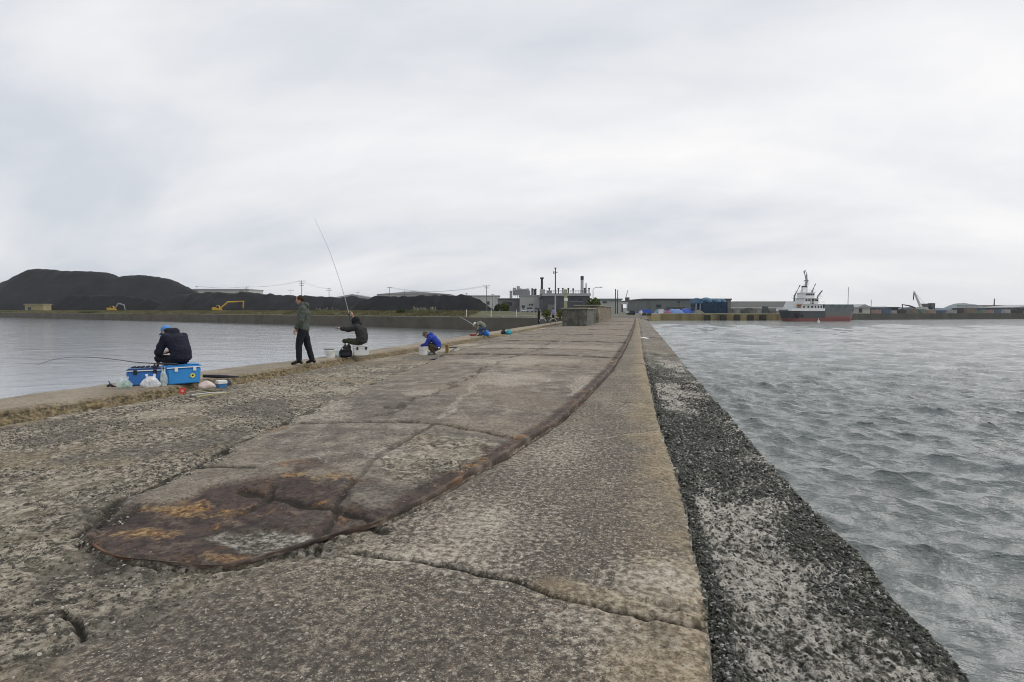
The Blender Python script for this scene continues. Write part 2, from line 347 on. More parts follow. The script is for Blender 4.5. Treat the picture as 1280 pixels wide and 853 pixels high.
# grey pool of grout inside the plate
gx, gy = G(300, 668, 2.55)[:2]; pit = np.exp(-((X-gx-.22)/.42)**2-((Y-gy)/.2)**2)
pitm = sstep(.35, .6, pit+(fine-.5)*.5)
rust *= 1-pitm*.95; rust *= 1-.62*sstep(-2.45, -2.0, X)*sstep(0, .1, sn)*sstep(.40, .52, fbm(X*3, Y*3, 4, 79)+.05)
z -= pitm*.035; ring = sstep(.15, .35, pit+(fine-.5)*.4)*(1-pitm)
z += rust*(sn > 0)*(-.02+(fbm(X*5, Y*5, 4, 77)-.5)*.05)
# cracks and joints
jstep = np.zeros(X.shape); jdark = np.zeros(X.shape)
for j, s_ in JOINTS:
    m_ = pl*(.5+fbm(X*.8, X*0+j*3, 3, 31)); jstep += s_*(Y0 >= j-.001)*np.exp(-np.clip(Y0-j, 0, 99)/2.5)*m_-s_*.4*np.exp(-np.clip(j-Y0, 0, 99)/.12)*(Y0 < j-.001)*m_
    jdark = np.maximum(jdark, (np.abs(Y0-j+.02) < .035)*pl*sstep(.44, .60, fbm(X*2, X*0+j, 4, 35))*.5)
z += jstep
crack_and_shade = jdark.copy()
def add_crack(pts, w, depth, seed, wob=.05, zpl=2.5, world=False, dark=1.0):
    global crack_and_shade, z
    p = pts if world else gxy(pts, zpl)
    wx = (fbm(X*3.1, Y*3.1, 4, seed)-.5)*wob*2; wy = (fbm(X*3.3+50, Y*3.3, 4, seed+3)-.5)*wob*2
    d = seg_dist(X+wx, Y+wy, p); wv = w*(.4+1.1*fbm(X*2, Y*2, 3, seed+9))
    k = np.exp(-(d/(wv*1.05))**4)*(~strip); z = z-depth*k; crack_and_shade = np.maximum(crack_and_shade, sstep(.25, .75, k)*dark)
add_crack([(440,600),(415,640),(395,676)], .03, .02, 133, .05, 2.56, dark=.7)
add_crack([(300,640),(330,625),(345,605)], .03, .02, 134, .05, 2.56, dark=.6)
add_crack([(445,690),(520,700),(585,712),(700,745),(760,760),(890,782)], .026, .035, 100, .04)
add_crack([(340,528),(420,529),(500,530),(560,534),(610,540),(655,548)], .055, .06, 110, .06, 2.56)
add_crack([(245,580),(290,583),(318,584)], .05, .04, 120, .03, 2.56)
add_crack([(480,653),(430,632),(370,625),(300,612)], .045, .035, 125, .05, 2.56, dark=.8)
add_crack([(350,528),(280,560),(200,600),(150,622),(110,655)], .045, .03, 127, .08, 2.5, dark=.8)
add_crack([(525,540),(480,565),(440,600)], .03, .012, 131, .06, 2.56, dark=.45)
add_crack([(660,560),(740,548),(845,535)], .014, .008, 140, .03, dark=.25)
add_crack([(728,508),(780,505),(818,503)], .02, .012, 141, .02, dark=.5)
add_crack([(102,800),(98,780),(80,768)], .02, .03, 150, .03)
add_crack([(400,462),(430,475),(450,482)], .03, .03, 151, .08, dark=.8)
for yy, s_, dk in ((14.2, 160, .5), (29, 163, .6)):
    add_crack([(-7.2, yy+1.0), (-4, yy+.3), (-.4, yy)], .05+yy*.002, .03, s_, .25, world=True, dark=dk)
add_crack([(-3.4, 7.0), (-3.3, 10), (-3.6, 14), (-3.4, 20), (-3.7, 30)], .05, .03, 169, .25, world=True, dark=.55)
add_crack([(544,531),(515,550),(484,566)], .03, .02, 168, .05, 2.56, dark=.6)
for yy, s_ in ((9.5, 171), (16.5, 172), (27, 173), (40, 174), (58, 175)):
    add_crack([(-.9 if yy < 12 else -.5, yy), (.4, yy-.1)], .02, .012, s_, .03, world=True, dark=.55)
lj = [(-5.0, 9.0), (-5.6, 13), (-6.1, 17.5), (-6.7, 24), (-6.9, 34)]
add_crack(lj, .10, .05, 180, .2, world=True, dark=.8)
# undercut gap below the steel edge, its shadow painted dark in the colour mask
gap = np.exp(-((rl-.035)/.018)**2)*(sd_p < .01)*(.4+.9*fbm(X*2.5, Y*2.5, 3, 78)); z -= gap*.035; crack_and_shade = np.maximum(crack_and_shade, sstep(.35, .8, gap)*.85)
ll = seg_dist(X+(fbm(X*2, Y*2, 4, 191)-.5)*.35, Y, LEFT); bandL = np.exp(-(ll/.16)**2)*(.3+1.2*fbm(X*5, Y*5, 4, 192)); z -= bandL*.025*(Y < 40)
rough = np.maximum(rough, sstep(.35, .8, np.exp(-(ll/.32)**2)*(.3+1.2*fbm(X*4, Y*4, 4, 193)))*(~strip)*(Y < 40)); crack_and_shade = np.maximum(crack_and_shade, sstep(.62, .95, bandL)*.7)
kl = np.exp(-((ll-.05)/.035)**4)*sstep(.36, .46, fbm(X*1.5, Y*1.5, 3, 194))*(Y < 60); z -= kl*.04; crack_and_shade = np.maximum(crack_and_shade, kl)
crack_and_shade = np.maximum(crack_and_shade, ring*.45)
# pale scars
scar = sstep(.35, .75, np.exp(-(seg_dist(X+(fbm(X*2, Y*2, 4, 55)-.5)*.5, Y, gxy([(545,525),(590,490),(620,465)], 2.56))/.09)**2))*.55
scar = np.maximum(scar, sstep(.4, .8, np.exp(-((Y-21.5)/1.5)**2)*(.55+fbm(X*1.1, Y*.5, 4, 57)*.9)*(X > -6)*(X < -.6)*pl)*.55)
scar = np.maximum(scar, sstep(.45, .8, np.exp(-(seg_dist(X, Y, gxy([(660,560),(750,548),(830,538)], 2.5))/.05)**2)*(.4+fbm(X*4, Y*4, 3, 59)))*.4)
rough = np.maximum(rough, sstep(.35, .7, pale_patch+(fine-.5)*.6)*.95)
z += pale_patch*(fine-.5)*.04
gx, gy = G(560, 655, 2.5)[:2]
# warm edge next to the shell strip, broken into big aggregate near the camera
tan = sstep(.55, .02, (E_-X)+(fbm(X*3, Y*1.6, 4, 66)-.5)*.7)*(~strip)*(1-.3*sstep(.55, .2, fbm(X*7, Y*7, 3, 67)))
mark = scar*.55
def blob(pts, soft, seed, k):
    global mark
    s_ = sstep(-soft, soft, sdf(X, Y, gxy(pts, 2.56))+(fbm(X*3, Y*3, 4, seed)-.5)*soft*3.2)*pl*k
    mark = np.where(s_ > 0, np.maximum(mark, s_), mark) if k > 0 else np.where(-s_ > np.abs(mark), s_, mark)
blob([(505,492),(545,490),(548,495),(508,497)], .12, 611, .42)
blob([(600,470),(660,467),(690,476),(640,486),(590,482)], .35, 612, .45)
blob([(720,470),(740,468),(735,486),(700,500),(715,482)], .10, 613, .35)
blob([(560,452),(650,448),(720,452),(640,460)], .4, 614, .4)
blob([(470,560),(520,560),(500,575),(455,572)], .12, 615, .35)
blob([(400,500),(440,498),(430,520),(380,522)], .3, 616, .35)
blob([(345,605),(400,598),(440,597),(545,604),(535,625),(480,652),(440,655),(400,640),(360,625)], .10, 617, -.6)
blob([(660,500),(700,480),(720,492),(680,530),(640,535)], .3, 618, -.35)
blob([(430,490),(560,500),(540,520),(400,512)], .5, 619, -.35)
mark = np.where(strip, 0, mark)
# walkway: pale worn ground near the first joint, darker wash to the left
for (a, b_), rx, ry, k in (((600,660),.35,.5,.5), ((520,700),.4,.2,.45), ((830,730),.25,.25,.7), ((760,790),.3,.25,.35), ((700,560),.3,.9,.3), ((330,800),.5,.25,-.5), ((560,820),.4,.25,-.3), ((480,720),.25,.15,-.25)):
    gx, gy = G(a, b_, 2.5)[:2]; g_ = np.exp(-((X-gx)/rx)**2-((Y-gy)/ry)**2)*(.3+1.3*fbm(X*4, Y*4, 4, 620+a))*k; mark = np.where((pl < .5) & (~strip), mark+g_, mark)
mark = np.clip(mark, -1, 1)
tan = tan*.75
tan = np.maximum(tan, rough*sstep(.55, .68, fbm(X*1.3, Y*1.3, 4, 91))*.45)
ej = np.exp(-(seg_dist(X, Y, gxy([(560,690),(620,702),(700,735),(760,752),(880,782)], 2.5))/.16)**2)*(X > -.9)
tan = np.maximum(tan, sstep(.3, .7, ej*(.35+fine*1.1)*(~strip)*sstep(-.9, -.2, X))*.6)
tan *= 1-pl*.2
# nibbled corner
cor = np.exp(-((X-.34)/.35)**2-((Y-2.85)/.3)**2)*(~strip)
z -= cor*sstep(.5, .7, fbm(X*14, Y*14, 3, 71))*.03
crack_and_shade = np.maximum(crack_and_shade, cor*sstep(.55, .62, fbm(X*16, Y*16, 2, 72))*.5)
# strip: a groove, then a lumpy crust falling gently to the sea
u = np.clip((X-E_)/(O_-E_), 0, 1)
lump = fbm(X*26, Y*26, 4, 81, .62); lump2 = fbm(X*4, Y*4, 4, 82)
zs = 2.40-.10*u+(lump-.5)*.065*(.35+.65*fade)+(lump2-.5)*.10-.05*np.exp(-((X-E_)/.06)**2)-.10*sstep(.95, 1.0, u)
far = sstep(16, 22, Y); zs += far*.10
z = np.where(strip, zs, z)
z -= sstep(.07, .0, E_-X)*(~strip)*(.012+.05*np.clip(fbm(X*9, Y*9, 4, 74)-.42, 0, 1))
oy = strip*1.0*(1-far*.72); slab = np.maximum(slab, strip*far*.6)
oy = np.maximum(oy, pitm*.65); oy = np.maximum(oy, sstep(.03, .0, np.abs(X-E_)+(lump-.5)*.05)*.6)
for yy in (19, 21, 23.5, 27, 33, 41, 52):
    k = np.exp(-((Y-yy-(fbm(X*3, Y*0, 3, 7)-.5)*.3)/(.05+yy*.004))**2)*strip; z -= k*.05; crack_and_shade = np.maximum(crack_and_shade, k*.8)
X[:, n1_:] += ((fbm(X*0+1, Y*5, 4, 90)-.5)*.055*np.clip(u*3-2, 0, 1))[:, n1_:]
nr, nc = X.shape
# side wall down into the sea
extra = []
for k, (dx, zz_) in enumerate(((.02, 2.0), (.05, 1.4), (.03, .7), (.06, -.4), (.06, -2.5))):
    wob = (fbm(Y[:, -1]*3, Y[:, -1]*0+k*7, 4, 95)-.5)*.12
    extra.append((X[:, -1]+dx+wob, np.full(nr, zz_)))
Xa = np.concatenate([X]+[e[0][:, None] for e in extra], 1); Za = np.concatenate([z]+[e[1][:, None] for e in extra], 1)
Ya = np.repeat(YS[:, None], Xa.shape[1], 1)
def pad(a, v): return np.concatenate([a, np.full((nr, len(extra)), v)], 1)
ZA = np.stack([pad(rough, 0), pad(rust, 0), pad(np.clip(crack_and_shade, 0, 1), .0), np.ones((nr, nc+len(extra)))], -1)
ZB = np.stack([pad(tan, 0), pad(oy, 1), pad(slab, 0), np.ones((nr, nc+len(extra)))], -1)
def grid_mesh(name, X, Y, Z, mat, smooth=True):
    nr, nc = X.shape; me = bpy.data.meshes.new(name)
    me.vertices.add(nr*nc); me.vertices.foreach_set('co', np.stack([X, Y, Z], -1).astype(np.float32).ravel())
    i = np.arange(nr*nc).reshape(nr, nc)
    q = np.stack([i[:-1, :-1], i[:-1, 1:], i[1:, 1:], i[1:, :-1]], -1).reshape(-1, 4)
    me.loops.add(q.size); me.loops.foreach_set('vertex_index', q.ravel().astype(np.int32))
    me.polygons.add(len(q)); me.polygons.foreach_set('loop_start', (np.arange(len(q))*4).astype(np.int32))
    me.polygons.foreach_set('use_smooth', np.full(len(q), smooth)); me.update(calc_edges=True)
    me.materials.append(mat); o = bpy.data.objects.new(name, me); COL.objects.link(o); return o
def cattr(o, name, a):
    at = o.data.attributes.new(name, 'FLOAT_COLOR', 'POINT'); at.data.foreach_set('color', a.astype(np.float32).ravel())
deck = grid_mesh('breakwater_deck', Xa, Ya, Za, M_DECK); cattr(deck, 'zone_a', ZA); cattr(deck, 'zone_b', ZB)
def palef(x, y):
    s = np.zeros(np.shape(x))
    for (a, b_), rx, ry, k in (((905,640),.34,.8,1.1), ((1000,835),.60,.55,1.3), ((950,740),.25,.4,.8), ((840,500),.25,1.2,.6), ((835,455),.3,1.5,.7), ((1060,690),.3,.7,-.9), ((870,560),.3,1.2,-.6), ((910,800),.16,.35,-.8), ((1150,800),.25,.5,-.2)):
        gx, gy = G(a, b_, 2.36)[:2]; s = s+k*np.exp(-((x-gx)/rx)**2-((y-gy)/ry)**2)
    return s
mk_ = deck.data.attributes.new('mark', 'FLOAT', 'POINT'); mk_.data.foreach_set('value', pad(mark, 0).astype(np.float32).ravel())
def ochf(x, y):
    s = np.zeros(np.shape(x))
    for (a, b_), rx, ry in (((230,640),.45,.16), ((290,700),.3,.08), ((350,598),.3,.08), ((420,600),.3,.15), ((340,540),.3,.3), ((600,585),.2,.3), ((640,548),.2,.2), ((190,668),.3,.1)):
        gx, gy = G(a, b_, 2.52)[:2]; s = s+np.exp(-((x-gx)/rx)**2-((y-gy)/ry)**2)
    return np.clip(s, 0, 1)
oc_ = deck.data.attributes.new('ochre', 'FLOAT', 'POINT'); oc_.data.foreach_set('value', ochf(Xa, Ya).astype(np.float32).ravel())
pa_ = deck.data.attributes.new('pale', 'FLOAT', 'POINT'); pa_.data.foreach_set('value', palef(Xa, Ya).astype(np.float32).ravel())
tag(deck, kind='structure')
ci = np.arange(nc)
def deck_z(x, y):
    r_ = min(int(np.searchsorted(YS, y)), nr-1); c_ = int(np.argmin(np.abs(X[r_]-x))); return float(z[r_, c_])
def deck_rows(xs, ys):
    r_ = np.clip(np.searchsorted(YS, ys), 0, nr-1); o = np.empty(len(xs))
    for i in range(len(xs)):
        row = X[r_[i]]; c_ = min(np.searchsorted(row[:n1_], xs[i]) if xs[i] < row[n1_-1] else n1_+np.searchsorted(row[n1_:], xs[i]), nc-1); o[i] = z[r_[i], c_]
    return o
# ------------------------------------------------------------------ raised curb on the left where the anglers sit
P_CO = [(-9.75, .6), (-9.7, 8), (-9.5, 11.5), (-9.2, 14), (-8.95, 16), (-8.9, 22), (-9.0, 34), (-9.1, 101)]
def curb_material():
    m, nt, b = new_mat('lime_crusted_concrete'); co = nt.nodes.new('ShaderNodeTexCoord').outputs['Object']
    a = nt.nodes.new('ShaderNodeAttribute'); a.attribute_name = 'zone_a'
    s = nt.nodes.new('ShaderNodeSeparateColor'); nt.links.new(a.outputs['Color'], s.inputs[0])
    n1 = tex(nt, 'ShaderNodeTexNoise', 1.2, co, Detail=7, Roughness=.6).outputs[0]; n2 = tex(nt, 'ShaderNodeTexNoise', 16, co, Detail=7, Roughness=.7).outputs[0]
    c = ramp(nt, n1, [(.3, (.20, .165, .12)), (.5, (.27, .225, .165)), (.7, (.34, .29, .22))])
    c = mix(nt, ramp(nt, n2, [(.36, .6), (.52, 0.)]), c, (.10, .085, .065))
    f = ramp(nt, n2, [(.40, (.04, .034, .022)), (.52, (.15, .115, .058)), (.66, (.30, .24, .135))])
    c = mix(nt, s.outputs[0], c, f); nt.links.new(c, b.inputs['Base Color']); b.inputs['Roughness'].default_value = .9
    bp = nt.nodes.new('ShaderNodeBump'); bp.inputs['Distance'].default_value = .03; bp.inputs['Strength'].default_value = .8
    nt.links.new(n2, bp.inputs['Height']); nt.links.new(bp.outputs[0], b.inputs['Normal']); return m
ys = [.6]
while ys[-1] < 100: ys.append(ys[-1]+max(.03, ys[-1]**2/1500))
ys = np.array(ys); co_, cf_ = along(P_CO, ys), along(P_FOOT, ys)
tt = np.concatenate([np.linspace(0, 1, 60)]); cx = []; cz = []; cm = []
for y, a, b_ in zip(ys, co_, cf_):
    yv = np.array([y])
    jag = (fbm(yv*2.2, yv*0+4, 4, 200)[0]-.5)*.22+(fbm(yv*9, yv*0+8, 3, 201)[0]-.5)*.12
    top = a+(b_-.16+jag-a)*tt; zt = 2.62+(fbm(top*2.5, top*0+y*2.5, 4, 210)-.5)*.035
    zt[-6:] -= np.array([0, .0, .005, .012, .025, .045])
    k = np.linspace(0, 1, 14)[1:]
    xf = (b_-.16+jag)+(.20-jag)*k**1.3+(fbm(k*7, k*0+y*9, 3, 222)-.5)*.07; zf = 2.575-(.19)*k+(fbm(k*6+3, k*0+y*7, 3, 224)-.5)*.035
    cx.append(np.concatenate([[a-.05, a-.04, a-.02], top, xf])); cz.append(np.concatenate([[-2.5, 1.2, 2.5], zt, zf]))
    cm.append(np.concatenate([[1, 1, .6], np.clip((tt-.86)*5, 0, 1)*.8, np.ones(13)]))
cx = np.array(cx); cz = np.array(cz); cm = np.array(cm); cy = np.repeat(ys[:, None], cx.shape[1], 1)
curb = grid_mesh('breakwater_curb', cx, cy, cz, curb_material())
cattr(curb, 'zone_a', np.stack([np.clip(cm+(fbm(cx*4, cy*4, 4, 230)-.5)*.8*(cm > .02), 0, 1), cm*0, cm*0, cm*0+1], -1)); tag(curb, kind='structure')
# ------------------------------------------------------------------ rusty steel edge swept along the crown
def rust_mat():
    m, nt, b = new_mat('rusted_steel'); co = nt.nodes.new('ShaderNodeTexCoord').outputs['Object']
    n = tex(nt, 'ShaderNodeTexNoise', 5, co, Detail=8, Roughness=.65).outputs[0]; n2 = tex(nt, 'ShaderNodeTexNoise', 1.1, co, Detail=4).outputs[0]
    c = ramp(nt, n, [(.3, (.03, .022, .018)), (.46, (.062, .044, .034)), (.55, (.11, .078, .056)), (.64, (.20, .165, .13))])
    c = mix(nt, ramp(nt, n2, [(.60, 0.), (.68, .6)]), c, mix(nt, n, (.06, .032, .022), (.30, .13, .04)))
    nt.links.new(c, b.inputs['Base Color']); b.inputs['Roughness'].default_value = .8
    bp = nt.nodes.new('ShaderNodeBump'); bp.inputs['Distance'].default_value = .03; bp.inputs['Strength'].default_value = .9
    n3 = tex(nt, 'ShaderNodeTexNoise', 22, co, Detail=6, Roughness=.7).outputs[0]
    nt.links.new(n3, bp.inputs['Height']); nt.links.new(bp.outputs[0], b.inputs['Normal']); return m
M_RUST = rust_mat()
pts = RAIL; seg = [Vector((*p, 0)) for p in pts]; dense = []
from mathutils.geometry import interpolate_bezier
for i in range(len(seg)-1):
    p0, p1 = seg[i], seg[i+1]; t0 = (seg[i+1]-seg[max(i-1, 0)]); t1 = (seg[min(i+2, len(seg)-1)]-seg[i]); l = (p1-p0).length
    h0 = p0+t0.normalized()*l/3; h1 = p1-t1.normalized()*l/3
    k = max(3, min(60, int(l/.04))); dense += interpolate_bezier(p0, h0, h1, p1, k)[:-1]
mb = MB(); prof_ = [(.030, -.06), (.034, .0), (.036, .062), (.026, .080), (-.012, .084), (-.075, .076), (-.125, .050), (-.15, .01)]
vs = []; fs = []; npf = len(prof_)
for i, p in enumerate(dense):
    t = (dense[min(i+1, len(dense)-1)]-dense[max(i-1, 0)]).normalized(); nrm = Vector((t.y, -t.x, 0))
    yv = np.array([i*.11]); w1 = (fbm(yv, yv*0, 4, 301)[0]-.5)*.10; w2 = (fbm(yv*.7, yv*0+3, 4, 302)[0]-.5)*.07
    for j, (a, b_) in enumerate(prof_):
        jj = (fbm(np.array([i*.35]), np.array([j*1.7]), 3, 303)[0]-.5)*.034+(fbm(np.array([i*.9]), np.array([j*.8]), 3, 304)[0]-.5)*.016
        sc_l = float(np.interp(p.x if p.y < 7 else 0, [-3.4, -2.4, -1.7, -1.35, -1.2], [.10, .13, .22, .42, .52]))*(1+w1*3.0)
        q = p+nrm*(a*sc_l+w1*.25+jj*.8); vs.append((q.x, q.y, 2.512+b_*sc_l*1.05*(1+w2*4)+w2*.15+jj*.4))
for i in range(len(dense)-1):
    for j in range(npf-1): fs.append((i*npf+j, i*npf+j+1, (i+1)*npf+j+1, (i+1)*npf+j))
mb.add(vs, fs)
tag(mb.build('steel_edge', M_RUST, smooth=True, fix=False), 'long rusted steel edge curving along the crown of the breakwater towards the land', 'steel edge')
# ------------------------------------------------------------------ loose shells, chips and pebbles
def chips(name, xs, ys, zs, size, mat, flat=.35, seed=0):
    rs = np.random.RandomState(seed); n = len(xs); k = 7
    base = []
    ang = np.arange(k)*2*np.pi/k
    V = np.zeros((n, 2*k+1, 3), np.float32)
    rad = size[:, None]*rs.uniform(.6, 1.15, (n, k)); el = rs.uniform(.5, 1., n)
    th = ang[None]+rs.uniform(0, 6.28, n)[:, None]
    V[:, :k, 0] = rad*np.cos(th); V[:, :k, 1] = rad*np.sin(th)*el[:, None]; V[:, :k, 2] = -size[:, None]*flat*.5
    V[:, k:2*k, :2] = V[:, :k, :2]*.72; V[:, k:2*k, 2] = size[:, None]*flat*rs.uniform(.3, .8, (n, k))
    V[:, 2*k, 2] = size*flat*.85
    a, b_, c_ = rs.uniform(0, 6.28, n), rs.normal(0, .45, n), rs.normal(0, .45, n)
    ca, sa, cb, sb, cc, sc_ = np.cos(a), np.sin(a), np.cos(b_), np.sin(b_), np.cos(c_), np.sin(c_)
    x, y, q = V[..., 0].copy(), V[..., 1].copy(), V[..., 2].copy()
    y, q = y*cb[:, None]-q*sb[:, None], y*sb[:, None]+q*cb[:, None]
    x, q = x*cc[:, None]+q*sc_[:, None], -x*sc_[:, None]+q*cc[:, None]
    x, y = x*ca[:, None]-y*sa[:, None], x*sa[:, None]+y*ca[:, None]
    V = np.stack([x+xs[:, None], y+ys[:, None], q+zs[:, None]], -1)
    f = [(i, (i+1) % k, (i+1) % k+k, i+k) for i in range(k)]; t = [(i+k, (i+1) % k+k, 2*k) for i in range(k)]
    off = (np.arange(n)*(2*k+1))[:, None, None]
    q4 = (np.array(f)[None]+off).reshape(-1, 4); t3 = (np.array(t)[None]+off).reshape(-1, 3)
    me = bpy.data.meshes.new(name); me.vertices.add(n*(2*k+1)); me.vertices.foreach_set('co', V.astype(np.float32).ravel())
    idx = np.concatenate([q4.ravel(), t3.ravel()]); me.loops.add(len(idx)); me.loops.foreach_set('vertex_index', idx.astype(np.int32))
    ls = np.concatenate([np.arange(len(q4))*4, len(q4)*4+np.arange(len(t3))*3]); me.polygons.add(len(ls)); me.polygons.foreach_set('loop_start', ls.astype(np.int32))
    me.update(calc_edges=True); me.materials.append(mat)
    o = bpy.data.objects.new(name, me); COL.objects.link(o)
    ca = me.attributes.new('tone', 'FLOAT', 'POINT'); ca.data.foreach_set('value', np.repeat(rs.uniform(0, 1, n), 2*k+1).astype(np.float32))
    return tag(o, kind='stuff')
def tone_mat(name, stops, rough=.8):
    m, nt, b = new_mat(name); a = nt.nodes.new('ShaderNodeAttribute'); a.attribute_name = 'tone'
    co = nt.nodes.new('ShaderNodeTexCoord').outputs['Object']; n = tex(nt, 'ShaderNodeTexNoise', 90, co, Detail=3).outputs[0]
    c = ramp(nt, a.outputs['Fac'], stops); c = mix(nt, ramp(nt, n, [(.4, 0.), (.7, .5)]), c, (.02, .02, .018))
    nt.links.new(c, b.inputs['Base Color']); b.inputs['Roughness'].default_value = rough; return m
n = 48000; ys = 1.6+RS.beta(1.0, 2.6, n)*17; t = RS.uniform(.02, 1, n); t = np.where(RS.uniform(0, 1, n) < .25, np.abs(RS.normal(.05, .05, n)), t)
xs = along(P_EDGE, ys)+t*(along(P_OUT, ys)-along(P_EDGE, ys)); pn = fbm(xs*1.6, ys*1.3, 4, 400)
keep = ((pn-.34*palef(xs, ys) > .47) & (RS.uniform(0, 1, n) < .8)) | (RS.uniform(0, 1, n) < .09) | (t < .10); xs, ys = xs[keep], ys[keep]
zs = deck_rows(xs, ys)+.004
chips('shell_crust', xs, ys, zs, (.006+.014*RS.beta(1.3, 3, len(xs)))*np.clip(.8+ys/10, .9, 1.7), tone_mat('shell_black', [(0, (.026, .029, .024)), (.6, (.065, .068, .056)), (.88, (.12, .12, .10)), (.97, (.42, .41, .38))]), .42, 1)
n = 30000; ys = 1.6+RS.beta(1, 2.6, n)*16; xs = RS.uniform(-8.0, -.4, n)
r_ = np.clip(np.searchsorted(YS, ys), 0, nr-1); cI = np.array([min(np.searchsorted(X[a][:n1_], b_), n1_-1) for a, b_ in zip(r_, xs)])
keep = (rough[r_, cI] > .5) & (fbm(xs*1.2, ys*1.2, 4, 410) > .52); xs, ys = xs[keep], ys[keep]; zs = z[r_[keep], cI[keep]]+.002
chips('gravel_chips', xs, ys, zs, RS.uniform(.004, .016, len(xs))*np.clip(.7+ys/12, .8, 1.5), tone_mat('stone_chips', [(0, (.05, .047, .038)), (.5, (.12, .11, .085)), (.8, (.26, .24, .19)), (1, (.45, .43, .38))]), .6, 2)
n = 5000; ys = 1.3+RS.beta(1, 2.2, n)*12; xs = RS.uniform(-3.2, .36, n); r_ = np.clip(np.searchsorted(YS, ys), 0, nr-1)
cI = np.array([min(np.searchsorted(X[a][:n1_], b_), n1_-1) for a, b_ in zip(r_, xs)])
keep = (rough[r_, cI] < .4) & ((RS.uniform(0, 1, n) < .25) | (xs > -.1)); xs, ys = xs[keep], ys[keep]; zs = z[r_[keep], cI[keep]]
chips('gravel_chips', xs, ys, zs, RS.uniform(.003, .009, len(xs)), tone_mat('stone_grit', [(0, (.05, .045, .04)), (.5, (.14, .12, .10)), (1, (.42, .40, .36))]), .6, 3)
# ------------------------------------------------------------------ water
def water_material():
    m, nt, b = new_mat('sea_water'); L = nt.links.new; co = nt.nodes.new('ShaderNodeTexCoord').outputs['Object']
    s = nt.nodes.new('ShaderNodeSeparateXYZ'); L(co, s.inputs[0]); x, y = s.outputs[0], s.outputs[1]
    a = nt.nodes.new('ShaderNodeAttribute'); a.attribute_name = 'chop'; chop = a.outputs['Fac']
    mp = nt.nodes.new('ShaderNodeMapping'); mp.inputs['Rotation'].default_value = (0, 0, R(8)); mp.inputs['Scale'].default_value = (.5, 1.4, 1); L(co, mp.inputs[0])
    w1 = tex(nt, 'ShaderNodeTexNoise', 1.5, mp.outputs[0], Detail=5, Roughness=.55).outputs[0]
    w2 = tex(nt, 'ShaderNodeTexNoise', 6.5, mp.outputs[0], Detail=4, Roughness=.55).outputs[0]
    w3 = tex(nt, 'ShaderNodeTexNoise', 17, mp.outputs[0], Detail=3, Roughness=.5).outputs[0]
    h = M('ADD', M('ADD', M('MULTIPLY', w1, .13, nt=nt), M('MULTIPLY', w2, .07, nt=nt), nt=nt), M('MULTIPLY', w3, .009, nt=nt), nt=nt)
    dd = nt.nodes.new('ShaderNodeVectorMath'); dd.operation = 'LENGTH'; L(co, dd.inputs[0]); dist = dd.outputs['Value']
    farf = ramp(nt, M('DIVIDE', dist, 200, nt=nt), [(.12, 0.), (.6, 1.)])
    w0 = tex(nt, 'ShaderNodeTexNoise', .33, mp.outputs[0], Detail=7, Roughness=.6).outputs[0]
    h = M('ADD', h, M('MULTIPLY', w0, M('MULTIPLY', farf, 1.0, nt=nt), nt=nt), nt=nt)
    wide = tex(nt, 'ShaderNodeTexNoise', .05, co, Detail=3).outputs[0]
    amp = M('MULTIPLY', M('ADD', .13, M('MULTIPLY', chop, 1.1, nt=nt), nt=nt), M('ADD', .6, M('MULTIPLY', wide, .8, nt=nt), nt=nt), nt=nt)
    bp = nt.nodes.new('ShaderNodeBump'); bp.inputs['Distance'].default_value = 1; L(M('MULTIPLY', h, amp, nt=nt), bp.inputs['Height'])
    L(bp.outputs[0], b.inputs['Normal'])
    # foam drifting along the wall
    d = M('SUBTRACT', x, M('ADD', 4.9, M('MULTIPLY', M('SINE', M('MULTIPLY', y, .35, nt=nt), nt=nt), .5, nt=nt), nt=nt), nt=nt)
    band = M('POWER', 2.718, M('MULTIPLY', M('MULTIPLY', d, d, nt=nt), -.75, nt=nt), nt=nt)
    mp2 = nt.nodes.new('ShaderNodeMapping'); mp2.inputs['Rotation'].default_value = (0, 0, R(8)); mp2.inputs['Scale'].default_value = (1.5, .45, 1); L(co, mp2.inputs[0])
    f1 = tex(nt, 'ShaderNodeTexNoise', 2.4, mp2.outputs[0], Detail=8, Roughness=.66, Distortion=.6).outputs[0]
    ridge = M('SUBTRACT', 1.0, M('MULTIPLY', M('ABSOLUTE', M('SUBTRACT', f1, .5, nt=nt), nt=nt), 11.0, nt=nt), nt=nt)
    f2 = tex(nt, 'ShaderNodeTexNoise', .35, mp2.outputs[0], Detail=4).outputs[0]
    foam = M('MULTIPLY', M('MULTIPLY', ridge, band, nt=nt), M('MULTIPLY', M('SUBTRACT', f2, .32, nt=nt), 3.2, nt=nt), nt=nt)
    foam = ramp(nt, foam, [(.22, 0.), (1.1, .42)])
    crest = nt.nodes.new('ShaderNodeAttribute'); crest.attribute_name = 'crest'
    body = mix(nt, chop, (.20, .215, .228), (.195, .214, .208))
    c = mix(nt, foam, body, (.62, .64, .63)); L(c, b.inputs['Base Color'])
    L(mix(nt, foam, ramp(nt, M('DIVIDE', dist, 200, nt=nt), [(.1, .03), (.8, .08)]), .8), b.inputs['Roughness']); b.inputs['IOR'].default_value = 1.6; b.inputs['Specular IOR Level'].default_value = .5
    return m
rs_ = [2.0]
while rs_[-1] < 3000: rs_.append(rs_[-1]*1.0+max(.03, rs_[-1]**2/(F*4)*.34 if rs_[-1] < 260 else rs_[-1]*.06))
rs_ = np.array(rs_); th = np.concatenate([np.linspace(R(-175), R(-28), 60), np.linspace(R(-27.9), R(52), 620), np.linspace(R(52.2), R(184.9), 50)])
RR, TT = np.meshgrid(rs_, th, indexing='ij')
dirx = np.sin(-YAW+TT*1.0); 
ang = -YAW+TT-R(0)
